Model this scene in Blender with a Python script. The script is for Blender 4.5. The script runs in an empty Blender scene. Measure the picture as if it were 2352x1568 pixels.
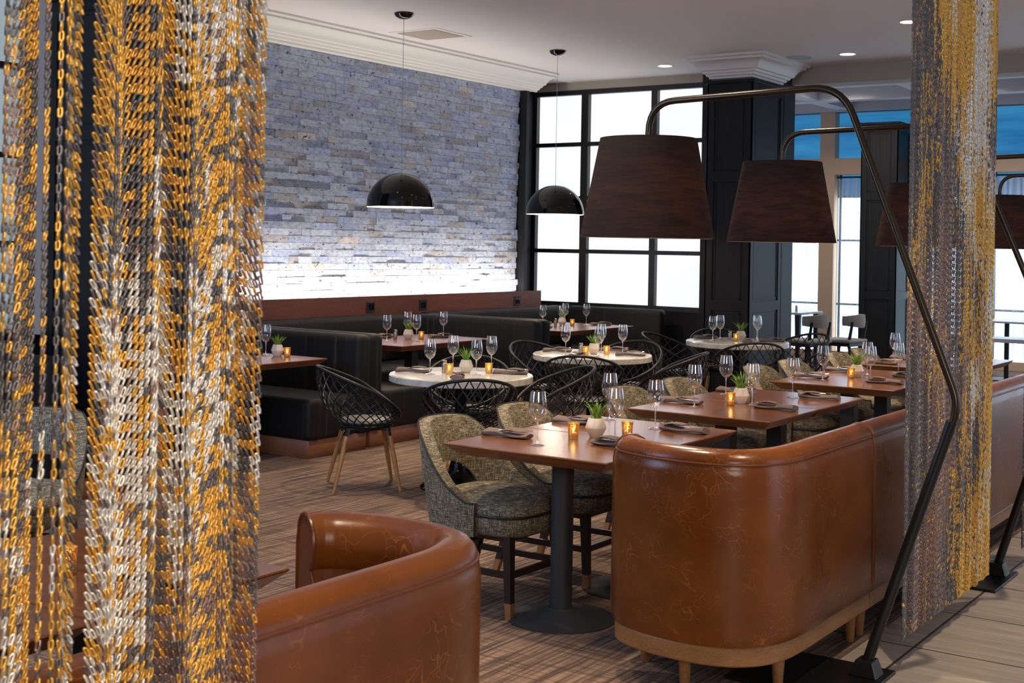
import bpy, bmesh, math, random
import numpy as np
from mathutils import Vector, Matrix

random.seed(7)
rng = np.random.default_rng(7)
C = bpy.context.scene.collection
S = bpy.context.scene
PI = math.pi
R = math.radians

# ------------------------------------------------------------------ camera
EYE = 1.6
yaw, roll = R(34.5), R(1.0)
Fv = Vector((-math.sin(yaw), math.cos(yaw), 0))
Rv = Vector((math.cos(yaw), math.sin(yaw), 0))
Uv = Vector((0, 0, 1))
cam_d = bpy.data.cameras.new('camera')
cam = bpy.data.objects.new('camera', cam_d)
C.objects.link(cam)
xr = Rv * math.cos(roll) + Uv * math.sin(roll)
yu = -Rv * math.sin(roll) + Uv * math.cos(roll)
zb = -Fv
M = Matrix((xr, yu, zb)).transposed().to_4x4()
M.translation = Vector((0, 0, EYE))
cam.matrix_world = M
cam_d.sensor_width = 36
cam_d.lens = 2980 / 2352 * 36
cam_d.shift_y = -220 / 2352
cam_d.clip_start = 0.05
cam_d.clip_end = 200
cam_d.dof.use_dof = True
cam_d.dof.focus_distance = 6.0
cam_d.dof.aperture_fstop = 11
S.camera = cam

# ------------------------------------------------------------------ world, exposure
W = bpy.data.worlds.new('world')
S.world = W
W.use_nodes = True
wb = W.node_tree.nodes['Background']
wb.inputs[0].default_value = (0.80, 0.82, 1.0, 1)
wb.inputs[1].default_value = 0.15
S.view_settings.view_transform = 'Standard'
S.view_settings.look = 'None'
S.view_settings.gamma = 1
S.view_settings.use_curve_mapping = False
S.view_settings.exposure = 0.26


def light(kind, name, loc, power, color, size=0.1, rot=(0, 0, 0), spot=None, blend=0.6, sy=None):
    d = bpy.data.lights.new(name, kind)
    d.energy = power
    d.color = color
    if kind == 'AREA':
        d.size = size
        if sy:
            d.shape = 'RECTANGLE'
            d.size_y = sy
    elif kind in ('POINT', 'SPOT'):
        d.shadow_soft_size = size
        if spot:
            d.spot_size = R(spot)
            d.spot_blend = blend
    o = bpy.data.objects.new(name, d)
    C.objects.link(o)
    o.location = loc
    o.rotation_euler = rot
    return o


WARM = (1.0, 0.80, 0.58)
COOL = (0.50, 0.68, 1.0)
CEIL = 3.65
# daylight through the lobby glazing on the right; the far and frosted windows shine by themselves
light('AREA', 'daylight_lobby', (5.5, 7.0, 2.0), 125, COOL, 7.0, (0, R(90), R(8)), sy=3.0)
light('AREA', 'cool_stone_fill', (-5.2, 1.2, 2.3), 85, (0.42, 0.62, 1.0), 1.8, (R(86), 0, R(22)), sy=1.8)  # added cool fill that brightens the stone wall; no glazing stands here
light('AREA', 'curtain_front_fill', (2.6, -1.6, 2.7), 105, (1.0, 0.90, 0.78), 2.4, (R(62), 0, R(52)), sy=1.6)  # added soft fill behind the camera, front-lighting the chain curtains
# added downlights out of view, lighting tables, walkway and chain curtain
ADDED_DL = [(-3.0, 4.6), (-3.1, 6.9), (-3.1, 9.2), (-5.1, 6.6), (-5.0, 8.6), (-4.2, 9.2), (-2.6, 2.0), (-4.4, 4.2), (-0.9, 4.0), (-0.9, 7.5), (-6.6, 7.4), (-0.5, 1.0)]
for i, (x, y) in enumerate(ADDED_DL):
    light('SPOT', 'downlight_beam', (x, y, CEIL - 0.03), 185, WARM, 0.05, (0, 0, 0), 78, 0.8)
for (x, y) in ((-6.87, 12.97), (-4.79, 13.06), (-3.65, 11.48)):
    light('SPOT', 'downlight_beam', (x, y, CEIL - 0.03), 60, (1, 0.86, 0.7), 0.05, (0, 0, 0), 85, 0.8)


# ------------------------------------------------------------------ materials
def mat(name, base=(0.8, 0.8, 0.8), rough=0.5, metal=0.0, **kw):
    m = bpy.data.materials.new(name)
    m.use_nodes = True
    b = m.node_tree.nodes['Principled BSDF']
    b.inputs['Base Color'].default_value = (*base, 1)
    b.inputs['Roughness'].default_value = rough
    b.inputs['Metallic'].default_value = metal
    for k, v in kw.items():
        b.inputs[k.replace('_', ' ')].default_value = v
    return m


class NT:
    def __init__(self, m):
        self.m = m
        self.t = m.node_tree
        self.b = self.t.nodes.get('Principled BSDF')

    def n(self, ty, **kw):
        nd = self.t.nodes.new(ty)
        for k, v in kw.items():
            if k.startswith('i_'):
                nd.inputs[k[2:].replace('_', ' ')].default_value = v
            else:
                setattr(nd, k, v)
        return nd

    def l(self, a, b):
        self.t.links.new(a, b)

    def coord(self, scale=(1, 1, 1), rot=(0, 0, 0), kind='Object'):
        tc = self.n('ShaderNodeTexCoord')
        mp = self.n('ShaderNodeMapping')
        mp.inputs['Scale'].default_value = scale
        mp.inputs['Rotation'].default_value = rot
        self.l(tc.outputs[kind], mp.inputs[0])
        return mp.outputs[0]

    def noise(self, vec, scale=5, detail=4, rough=0.6, dist=0.0):
        nd = self.n('ShaderNodeTexNoise')
        nd.inputs['Scale'].default_value = scale
        nd.inputs['Detail'].default_value = detail
        nd.inputs['Roughness'].default_value = rough
        nd.inputs['Distortion'].default_value = dist
        self.l(vec, nd.inputs['Vector'])
        return nd.outputs['Fac']

    def ramp(self, fac, stops, interp='LINEAR'):
        r = self.n('ShaderNodeValToRGB')
        cr = r.color_ramp
        cr.interpolation = interp
        while len(cr.elements) < len(stops):
            cr.elements.new(0.5)
        for e, (p, c) in zip(cr.elements, stops):
            e.position = p
            e.color = (*c, 1) if len(c) == 3 else c
        self.l(fac, r.inputs[0])
        return r.outputs[0]

    def mix(self, fac, a, b, mode='MIX'):
        mx = self.n('ShaderNodeMix', data_type='RGBA', blend_type=mode)
        for sock, v in ((mx.inputs[0], fac), (mx.inputs[6], a), (mx.inputs[7], b)):
            if isinstance(v, (int, float)):
                sock.default_value = v
            elif isinstance(v, tuple):
                sock.default_value = (*v, 1)
            else:
                self.l(v, sock)
        return mx.outputs[2]

    def bump(self, h, strength=0.3, dist=0.002):
        bp = self.n('ShaderNodeBump')
        bp.inputs['Strength'].default_value = strength
        bp.inputs['Distance'].default_value = dist
        self.l(h, bp.inputs['Height'])
        self.l(bp.outputs[0], self.b.inputs['Normal'])


def emis(name, col, strength):
    m = bpy.data.materials.new(name)
    m.use_nodes = True
    t = m.node_tree
    t.nodes.remove(t.nodes['Principled BSDF'])
    e = t.nodes.new('ShaderNodeEmission')
    e.inputs[0].default_value = (*col, 1)
    e.inputs[1].default_value = strength
    t.links.new(e.outputs[0], t.nodes['Material Output'].inputs[0])
    return m


# leather
leather = mat('cognac_leather', (0.30, 0.09, 0.025), 0.30, Specular_IOR_Level=0.4)
q = NT(leather)
v = q.coord()
big = q.noise(v, 3.0, 3, 0.6)
base = q.ramp(big, [(0.3, (0.120, 0.031, 0.004)), (0.7, (0.215, 0.062, 0.008))])
wn = q.noise(v, 7.0, 4, 0.6)
mp = q.n('ShaderNodeVectorMath', operation='ADD')
sc = q.n('ShaderNodeVectorMath', operation='SCALE')
nn = q.n('ShaderNodeTexNoise')
nn.inputs['Scale'].default_value = 6
q.l(v, nn.inputs['Vector'])
q.l(nn.outputs['Color'], sc.inputs[0])
sc.inputs['Scale'].default_value = 0.35
q.l(v, mp.inputs[0])
q.l(sc.outputs[0], mp.inputs[1])
vo = q.n('ShaderNodeTexVoronoi', feature='DISTANCE_TO_EDGE')
vo.inputs['Scale'].default_value = 17
q.l(mp.outputs[0], vo.inputs['Vector'])
vein = q.ramp(vo.outputs['Distance'], [(0.0, (1, 1, 1)), (0.03, (0, 0, 0))])
vm = q.n('ShaderNodeMath', operation='MULTIPLY')
q.l(vein, vm.inputs[0])
q.l(q.ramp(wn, [(0.45, (0, 0, 0)), (0.66, (0.75, 0.75, 0.75))]), vm.inputs[1])
q.l(q.mix(vm.outputs[0], base, (0.44, 0.155, 0.045)), q.b.inputs['Base Color'])
q.l(q.ramp(big, [(0.3, (0.22,) * 3), (0.7, (0.36,) * 3)]), q.b.inputs['Roughness'])
q.bump(q.noise(v, 60, 3, 0.6), 0.12, 0.002)
leather_pipe = mat('leather_piping', (0.16, 0.042, 0.012), 0.35)

# oak / beech light wood
def wood(name, c1, c2, rough=0.35, scale=(1, 1, 1), sc1=6, rot=(0, 0, 0), coat=0.0):
    m = mat(name, c1, rough)
    q = NT(m)
    v = q.coord(scale, rot)
    a = q.noise(v, sc1, 6, 0.65, 0.8)
    b = q.noise(v, sc1 * 7, 3, 0.6)
    col = q.ramp(a, [(0.25, c1), (0.5, tuple((x + y) / 2 for x, y in zip(c1, c2))), (0.75, c2)])
    col = q.mix(0.35, col, q.ramp(b, [(0.3, tuple(x * 0.5 for x in c1)), (0.7, c2)]))
    q.l(col, q.b.inputs['Base Color'])
    q.b.inputs['Coat Weight'].default_value = coat
    q.b.inputs['Coat Roughness'].default_value = 0.22
    return m


walnut = wood('walnut_tabletop', (0.095, 0.027, 0.007), (0.31, 0.108, 0.027), 0.24, (0.8, 9, 9), 4, coat=0.6)
walnut_dark = wood('walnut_booth_tabletop', (0.13, 0.038, 0.016), (0.30, 0.10, 0.045), 0.27, (5, 0.6, 5), 5, coat=0.25)
walnut_panel = wood('walnut_panel', (0.075, 0.022, 0.013), (0.19, 0.058, 0.030), 0.45, (5, 0.8, 5), 4)
plinth_wood = wood('plinth_wood', (0.20, 0.07, 0.03), (0.32, 0.12, 0.05), 0.4, (3, 0.8, 5), 4)
oak = wood('oak_leg', (0.34, 0.15, 0.045), (0.55, 0.27, 0.085), 0.4, (4, 4, 0.7), 6)
rail_wood = wood('rail_wood', (0.24, 0.105, 0.035), (0.38, 0.18, 0.065), 0.4, (2, 1, 5), 5)
espresso = mat('espresso_wood', (0.018, 0.009, 0.007), 0.35)
brass = mat('brass_cap', (0.36, 0.17, 0.075), 0.45, 0.5)
blackm = mat('black_metal', (0.018, 0.018, 0.019), 0.42, 0.3)
castm = mat('cast_iron_base', (0.030, 0.031, 0.032), 0.55, 0.1)
wicker = mat('black_resin', (0.010, 0.010, 0.012), 0.42, Specular_IOR_Level=0.35)
seatpad = mat('grey_seat_pad', (0.10, 0.10, 0.10), 0.45)
bronze = mat('dark_bronze', (0.060, 0.045, 0.030), 0.28, 0.85)
polem = mat('black_pole', (0.008, 0.009, 0.010), 0.30, 0.2)
gloss = mat('gloss_black', (0.006, 0.006, 0.006), 0.06)
inner_white = mat('white_enamel', (0.85, 0.83, 0.78), 0.4)
steel = mat('polished_steel', (0.75, 0.73, 0.70), 0.15, 1.0)
shaker_m = mat('brushed_steel', (0.38, 0.36, 0.33), 0.3, 0.9)
ceramic = mat('cream_ceramic', (0.72, 0.63, 0.53), 0.5)
leafm = mat('grass_leaf', (0.11, 0.28, 0.03), 0.5)
q = NT(leafm)
v = q.coord()
q.l(q.ramp(q.noise(v, 40, 2), [(0.35, (0.05, 0.16, 0.015)), (0.65, (0.25, 0.42, 0.06))]), q.b.inputs['Base Color'])
napm = mat('taupe_linen', (0.165, 0.118, 0.100), 0.9)
white_paint = mat('crown_paint', (0.82, 0.80, 0.76), 0.5)
wax = mat('candle_wax', (0.9, 0.8, 0.6), 0.5)
flame = emis('candle_flame', (1.0, 0.80, 0.45), 14)

# glass: thin shell, clear with a fresnel sheen
glassm = bpy.data.materials.new('wine_glass')
glassm.use_nodes = True
t = glassm.node_tree
t.nodes.remove(t.nodes['Principled BSDF'])
lw = t.nodes.new('ShaderNodeLayerWeight'); lw.inputs[0].default_value = 0.28
rp = t.nodes.new('ShaderNodeValToRGB')
rp.color_ramp.elements[0].position = 0.05; rp.color_ramp.elements[0].color = (0.10,) * 3 + (1,)
rp.color_ramp.elements[1].position = 0.9; rp.color_ramp.elements[1].color = (0.85,) * 3 + (1,)
tr = t.nodes.new('ShaderNodeBsdfTransparent'); tr.inputs[0].default_value = (0.985, 0.985, 0.985, 1)
gl = t.nodes.new('ShaderNodeBsdfGlossy'); gl.inputs['Roughness'].default_value = 0.02
gl.inputs[0].default_value = (1, 1, 1, 1)
mx = t.nodes.new('ShaderNodeMixShader')
t.links.new(lw.outputs['Facing'], rp.inputs[0])
t.links.new(rp.outputs[0], mx.inputs[0])
t.links.new(tr.outputs[0], mx.inputs[1]); t.links.new(gl.outputs[0], mx.inputs[2])
t.links.new(mx.outputs[0], t.nodes['Material Output'].inputs[0])

stemm = glassm.copy(); stemm.name = 'solid_glass_stem'
for n_ in stemm.node_tree.nodes:
    if n_.type == 'VALTORGB': n_.color_ramp.elements[0].color = (0.34, 0.34, 0.34, 1)
    if n_.type == 'BSDF_GLOSSY': n_.inputs['Roughness'].default_value = 0.12
# mercury glass
gold = bpy.data.materials.new('gold_mercury_glass')
gold.use_nodes = True
q = NT(gold)
v = q.coord()
sp = q.ramp(q.noise(v, 220, 3, 0.7), [(0.42, (0, 0, 0)), (0.58, (1, 1, 1))])
q.b.inputs['Base Color'].default_value = (0.80, 0.52, 0.17, 1)
q.b.inputs['Metallic'].default_value = 0.8
q.b.inputs['Roughness'].default_value = 0.18
tr = q.n('ShaderNodeBsdfTransparent'); tr.inputs[0].default_value = (1.0, 0.95, 0.80, 1)
ms = q.n('ShaderNodeMixShader')
mm = q.n('ShaderNodeMath', operation='MULTIPLY'); mm.inputs[1].default_value = 0.75
q.l(sp, mm.inputs[0]); q.l(mm.outputs[0], ms.inputs[0])
q.l(q.b.outputs[0], ms.inputs[1]); q.l(tr.outputs[0], ms.inputs[2])
q.l(ms.outputs[0], gold.node_tree.nodes['Material Output'].inputs[0])


# tweed
def tweed(name, dark, midc, lightc, sc=1.0):
    m = mat(name, midc, 0.9)
    q = NT(m)
    a = q.noise(q.coord((260 * sc, 260 * sc, 28 * sc)), 1, 2, 0.6)
    b = q.noise(q.coord((30 * sc, 30 * sc, 300 * sc)), 1, 2, 0.6)
    mxm = q.n('ShaderNodeMath', operation='ADD')
    q.l(a, mxm.inputs[0]); q.l(b, mxm.inputs[1])
    hm = q.n('ShaderNodeMath', operation='MULTIPLY'); hm.inputs[1].default_value = 0.5
    q.l(mxm.outputs[0], hm.inputs[0])
    col = q.ramp(hm.outputs[0], [(0.38, dark), (0.50, midc), (0.63, lightc)])
    q.l(col, q.b.inputs['Base Color'])
    q.bump(hm.outputs[0], 0.5, 0.003)
    return m


olive = tweed('olive_tweed', (0.045, 0.034, 0.021), (0.135, 0.110, 0.070), (0.40, 0.35, 0.25), 1.0)
pipe_dark = mat('dark_green_piping', (0.010, 0.013, 0.010), 0.5)

# booth fabric: charcoal with faint vertical brown stripes
booth = mat('charcoal_striped_fabric', (0.02, 0.018, 0.018), 0.6, Specular_IOR_Level=0.3)
q = NT(booth)
s1 = q.noise(q.coord((26, 26, 0.6)), 1, 3, 0.7)
q.l(q.ramp(s1, [(0.40, (0.008, 0.007, 0.007)), (0.60, (0.012, 0.010, 0.009)), (0.74, (0.055, 0.042, 0.030))]), q.b.inputs['Base Color'])
q.bump(q.noise(q.coord((150, 150, 150)), 1, 2), 0.25, 0.002)

# marble
marble = mat('cream_marble', (0.70, 0.66, 0.58), 0.16)
q = NT(marble)
v = q.coord()
q.l(q.ramp(q.noise(v, 9, 8, 0.7, 1.2), [(0.3, (0.50, 0.45, 0.37)), (0.5, (0.68, 0.63, 0.54)), (0.7, (0.76, 0.72, 0.64))]), q.b.inputs['Base Color'])

# dark panelling
darkp = mat('charcoal_panelling', (0.018, 0.018, 0.021), 0.48, Specular_IOR_Level=0.25)
q = NT(darkp)
q.l(q.ramp(q.noise(q.coord((60, 60, 1.5)), 1, 3), [(0.35, (0.008, 0.008, 0.010)), (0.65, (0.014, 0.014, 0.017))]), q.b.inputs['Base Color'])
frame_m = mat('black_window_frame', (0.016, 0.014, 0.014), 0.4)
peach = mat('peach_paint', (0.64, 0.46, 0.33), 0.7)
putty = mat('putty_paint', (0.42, 0.37, 0.31), 0.7)
neckm = mat('grasscloth_band', (0.24, 0.20, 0.13), 0.8)

# ceiling
ceilm = mat('ceiling_paint', (0.84, 0.80, 0.79), 0.75)
coffer = mat('coffer_paint', (0.60, 0.60, 0.66), 0.7)

# frosted / sheer windows
frost = emis('frosted_pane', (0.90, 0.93, 1.0), 1.0)
q = NT(frost)
e = [n for n in frost.node_tree.nodes if n.type == 'EMISSION'][0]
q.l(q.ramp(q.noise(q.coord((0.7, 0.7, 0.9)), 1, 1), [(0.35, (0.80, 0.86, 1.0)), (0.65, (0.97, 0.98, 1.0))]), e.inputs[0])
frost_dim = emis('frosted_pane_dusk', (0.36, 0.43, 0.46), 0.75)
bright = emis('daylight_pane', (0.82, 0.93, 1.0), 3.6)
bluep = emis('blue_lit_glass', (0.020, 0.145, 0.32), 1.0)
q = NT(bluep)
e = [n for n in bluep.node_tree.nodes if n.type == 'EMISSION'][0]
q.l(q.ramp(q.noise(q.coord((0.6, 0.6, 5)), 1, 3), [(0.3, (0.012, 0.10, 0.26)), (0.7, (0.035, 0.20, 0.40))]), e.inputs[0])
lamp_disc = emis('lit_diffuser', (1.0, 0.93, 0.82), 6)
ledm = emis('led_strip', (1.0, 0.90, 0.78), 10)
bulbm = emis('warm_bulb', (1.0, 0.70, 0.42), 7)

# sheer curtain
sheer = bpy.data.materials.new('sheer_voile')
sheer.use_nodes = True
q = NT(sheer)
q.b.inputs['Base Color'].default_value = (0.75, 0.82, 0.9, 1)
q.b.inputs['Roughness'].default_value = 0.9
tr = q.n('ShaderNodeBsdfTransparent')
tr.inputs[0].default_value = (0.85, 0.93, 1, 1)
ms = q.n('ShaderNodeMixShader')
f_ = q.ramp(q.noise(q.coord((22, 22, 0.4)), 1, 2), [(0.35, (0.45,) * 3), (0.65, (0.85,) * 3)])
q.l(f_, ms.inputs[0]); q.l(q.b.outputs[0], ms.inputs[1]); q.l(tr.outputs[0], ms.inputs[2])
q.l(ms.outputs[0], sheer.node_tree.nodes['Material Output'].inputs[0])

# lamp shade linen
shade_m = bpy.data.materials.new('brown_linen_shade')
shade_m.use_nodes = True
q = NT(shade_m)
c_ = q.ramp(q.noise(q.coord((20, 20, 260), (0.25, 0.2, 0)), 1, 4, 0.7), [(0.35, (0.030, 0.021, 0.021)), (0.65, (0.044, 0.030, 0.029))])
q.l(c_, q.b.inputs['Base Color'])
q.b.inputs['Roughness'].default_value = 0.9
tl = q.n('ShaderNodeBsdfTranslucent')
c2 = q.ramp(q.noise(q.coord((7, 7, 34), (0.45, 0.35, 0)), 1, 5, 0.7), [(0.35, (0.045, 0.027, 0.019)), (0.68, (0.115, 0.072, 0.050))])
q.l(c2, tl.inputs[0])
ms = q.n('ShaderNodeMixShader'); ms.inputs[0].default_value = 0.5
q.l(q.b.outputs[0], ms.inputs[1]); q.l(tl.outputs[0], ms.inputs[2])
q.l(ms.outputs[0], shade_m.node_tree.nodes['Material Output'].inputs[0])

# chain metal, each link anodised in its own finish
chain_m = mat('anodised_links', (0.5, 0.5, 0.5), 0.30, 0.68)
q = NT(chain_m)
at_ = q.n('ShaderNodeAttribute', attribute_name='link_finish')
q.l(at_.outputs['Color'], q.b.inputs['Base Color'])

# carpet
carpet = mat('woven_carpet', (0.14, 0.09, 0.06), 0.95)
q = NT(carpet)
a = q.noise(q.coord((52, 1.6, 1)), 1, 3, 0.7)
b = q.noise(q.coord((2.2, 50, 1)), 1, 3, 0.65)
cfine = q.noise(q.coord((160, 160, 1)), 1, 2)
ca = q.ramp(a, [(0.40, (0.045, 0.025, 0.017)), (0.50, (0.17, 0.102, 0.068)), (0.62, (0.31, 0.205, 0.14))])
cb = q.ramp(b, [(0.40, (0.26, 0.22, 0.21)), (0.48, (1, 1, 1))])
col = q.mix(0.8, ca, cb, 'MULTIPLY')
col = q.mix(0.22, col, q.ramp(cfine, [(0.35, (0.06, 0.035, 0.025)), (0.65, (0.27, 0.18, 0.13))]))
q.l(col, q.b.inputs['Base Color'])
q.bump(cfine, 0.4, 0.004)

# wood-look tile: 1.2 m x 0.6 m tiles, seams as real colour of the grout
tile = mat('wood_look_tile', (0.30, 0.26, 0.22), 0.4)
q = NT(tile)
g = q.noise(q.coord((1.2, 14, 1)), 1.5, 6, 0.65, 0.6)
tc = q.ramp(g, [(0.3, (0.30, 0.25, 0.205)), (0.55, (0.44, 0.38, 0.32)), (0.75, (0.55, 0.49, 0.42))])
br = q.n('ShaderNodeTexBrick')
br.inputs['Scale'].default_value = 1
br.inputs['Brick Width'].default_value = 1.2
br.inputs['Row Height'].default_value = 0.6
br.inputs['Mortar Size'].default_value = 0.006
br.offset = 0.0
mpn = q.n('ShaderNodeMapping'); tcn = q.n('ShaderNodeTexCoord')
mpn.inputs['Location'].default_value = (1.615 + 1.2, 0.12, 0)
q.l(tcn.outputs['Object'], mpn.inputs[0]); q.l(mpn.outputs[0], br.inputs['Vector'])
br.inputs['Color1'].default_value = (0, 0, 0, 1); br.inputs['Color2'].default_value = (0, 0, 0, 1)
br.inputs['Mortar'].default_value = (1, 1, 1, 1)
q.l(q.mix(br.outputs['Color'], tc, (0.06, 0.05, 0.04)), q.b.inputs['Base Color'])

# stone: each block has its own tone (attribute) with daylight blue mixed in, plus dark pits
stone = mat('split_travertine', (0.4, 0.4, 0.45), 0.5)
q = NT(stone)
at_ = q.n('ShaderNodeAttribute', attribute_name='block_tone')
pits = q.ramp(q.noise(q.coord((1, 1, 1.6)), 14, 5, 0.8), [(0.375, (0, 0, 0)), (0.415, (1, 1, 1))])
mott = q.ramp(q.noise(q.coord((1, 3, 6)), 6, 5, 0.7), [(0.3, (0.55, 0.55, 0.58)), (0.6, (1, 1, 1))])
c = q.mix(1.0, at_.outputs['Color'], mott, 'MULTIPLY')
c = q.mix(pits, (0.045, 0.035, 0.03), c)
q.l(c, q.b.inputs['Base Color'])
q.bump(pits, 0.6, 0.006)


# ------------------------------------------------------------------ mesh building
class MB:
    def __init__(self):
        self.v = []
        self.f = []

    def add(self, verts, faces):
        o = len(self.v)
        self.v += [tuple(p) for p in verts]
        self.f += [tuple(i + o for i in f) for f in faces]
        return self

    def box(self, x0, x1, y0, y1, z0, z1):
        return self.add([(x0, y0, z0), (x1, y0, z0), (x1, y1, z0), (x0, y1, z0), (x0, y0, z1), (x1, y0, z1), (x1, y1, z1), (x0, y1, z1)],
                        [(0, 3, 2, 1), (4, 5, 6, 7), (0, 1, 5, 4), (1, 2, 6, 5), (2, 3, 7, 6), (3, 0, 4, 7)])

    def rings(self, rings, cap0=True, cap1=True, closed=True):
        n = len(rings[0])
        o = len(self.v)
        for r_ in rings:
            self.v += [tuple(p) for p in r_]
        m = n if closed else n - 1
        for i in range(len(rings) - 1):
            for j in range(m):
                a = o + i * n + j
                b = o + i * n + (j + 1) % n
                self.f.append((a, b, b + n, a + n))
        if cap0:
            self.f.append(tuple(o + j for j in range(n))[::-1])
        if cap1:
            self.f.append(tuple(o + (len(rings) - 1) * n + j for j in range(n)))
        return self

    def lathe(self, prof, seg=24, c=(0, 0), cap0=True, cap1=True):
        rings = []
        for (r_, z) in prof:
            rings.append([(c[0] + max(r_, 1e-4) * math.cos(2 * PI * k / seg), c[1] + max(r_, 1e-4) * math.sin(2 * PI * k / seg), z) for k in range(seg)])
        return self.rings(rings, cap0, cap1)

    def tube(self, pts, rad, seg=8, closed=False, flat=None):
        pts = [Vector(p) for p in pts]
        n = len(pts)
        rings = []
        up = Vector((0, 0, 1))
        prev = None
        for i in range(n):
            if closed:
                d = pts[(i + 1) % n] - pts[i - 1]
            else:
                d = pts[min(i + 1, n - 1)] - pts[max(i - 1, 0)]
            d.normalize()
            if prev is None:
                s = d.cross(up)
                if s.length < 1e-3:
                    s = d.cross(Vector((1, 0, 0)))
                s.normalize()
            else:
                s = prev - d * prev.dot(d)
                if s.length < 1e-5:
                    s = d.cross(up)
                s.normalize()
            prev = s
            t_ = d.cross(s)
            r_ = rad[i] if isinstance(rad, (list, tuple)) else rad
            rb = r_ * (flat if flat else 1)
            rings.append([pts[i] + s * (r_ * math.cos(2 * PI * k / seg)) + t_ * (rb * math.sin(2 * PI * k / seg)) for k in range(seg)])
        if closed:
            rings.append(rings[0])
            return self.rings(rings, False, False)
        return self.rings(rings)

    def build(self, name, m, parent=None, smooth=35, bevel=0.0, bseg=2):
        me = bpy.data.meshes.new(name)
        me.from_pydata(self.v, [], self.f)
        if m:
            me.materials.append(m)
        if bevel:
            bm = bmesh.new()
            bm.from_mesh(me)
            bmesh.ops.remove_doubles(bm, verts=bm.verts, dist=1e-5)
            ed = [e for e in bm.edges if len(e.link_faces) == 2 and e.calc_face_angle(0) > R(40)]
            bmesh.ops.bevel(bm, geom=ed, offset=bevel, segments=bseg, affect='EDGES', profile=0.5)
            bm.to_mesh(me)
            bm.free()
        me.update()
        if smooth:
            me.polygons.foreach_set('use_smooth', [True] * len(me.polygons))
            me.set_sharp_from_angle(angle=R(smooth))
        o = bpy.data.objects.new(name, me)
        C.objects.link(o)
        if parent:
            o.parent = parent
        return o


def fixn(o):
    bm = bmesh.new()
    bm.from_mesh(o.data)
    bmesh.ops.recalc_face_normals(bm, faces=bm.faces)
    bm.to_mesh(o.data)
    bm.free()
    return o


def tag(o, label=None, cat=None, group=None, kind=None):
    if label: o['label'] = label
    if cat: o['category'] = cat
    if group: o['group'] = group
    if kind: o['kind'] = kind
    return o


def thing(name, label, cat, loc=(0, 0, 0), rz=0, group=None, kind=None):
    o = bpy.data.objects.new(name, None)
    o.empty_display_size = 0.1
    C.objects.link(o)
    o.location = loc
    o.rotation_euler = (0, 0, rz)
    return tag(o, label, cat, group, kind)


def dup(root, loc, rz=0, label=None, group=None):
    r_ = root.copy()
    C.objects.link(r_)
    r_.location = loc
    r_.rotation_euler = (0, 0, rz)
    if label: r_['label'] = label
    if group: r_['group'] = group
    for ch in list(root.children):
        c = ch.copy(); C.objects.link(c); c.parent = r_
        for g_ in list(ch.children):
            d = g_.copy(); C.objects.link(d); d.parent = c
    return r_


_used = set()


def place(proto, loc, rz, label, group=None):
    if id(proto) not in _used:
        _used.add(id(proto))
        proto.location = loc
        proto.rotation_euler = (0, 0, rz)
        tag(proto, label, None, group)
        return proto
    return dup(proto, loc, rz, label, group)


def struct(o, label, cat):
    return tag(o, label, cat, kind='structure')


# ------------------------------------------------------------------ room shell
TB = -1.80   # carpet / tile boundary
struct(MB().box(-9.4, TB, -0.5, 19.2, -0.05, 0).build('floor', carpet, smooth=0), 'brown woven carpet with dark crosshatched lines across the dining room', 'floor')
struct(MB().box(TB, 6.5, -0.5, 19.2, -0.05, 0).build('floor', tile, smooth=0), 'grey-beige wood-look tiled walkway beside the dining room carpet', 'floor')
struct(MB().box(-9.4, 6.5, 0.2, 13.8, CEIL, CEIL + 0.1).build('ceiling', ceilm, smooth=0), 'smooth white ceiling over the dining room', 'ceiling')
# coffered ceiling beyond
cf = MB().box(-9.4, 6.5, 13.8, 19.2, 3.95, 4.05)
struct(cf.build('ceiling', coffer, smooth=0), 'raised pale ceiling above the coffer beams at the far end', 'ceiling')
struct(MB().box(-6.7, 6.5, 13.8, 14.15, 3.46, CEIL + 0.3).build('trim_1', putty, bevel=0.01, smooth=0), 'beige dropped beam edging the coffered ceiling', 'trim')
cb_ = MB()
for y in (15.6, 17.1, 18.45):
    cb_.box(-9.2, 6.5, y, y + 0.22, 3.66, 3.95)
for x in (-8.2, -6.9, -5.2, -3.5, -1.8, -0.1, 1.6, 3.3):
    cb_.box(x, x + 0.22, 14.15, 18.6, 3.67, 3.94)
struct(cb_.build('trim_2', coffer, smooth=0), 'pale crossing coffer beams under the far ceiling', 'trim')

XW = -8.5     # wood panel face
XS = -8.73    # stone face plane
struct(MB().box(-9.05, -8.79, 7.15, 12.8, 0, CEIL).box(-8.79, XW - 0.02, 7.2, 12.8, 0, 0.95).build('wall_left', darkp, smooth=0), 'dark wall core behind the stone cladding on the left', 'wall')

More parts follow.
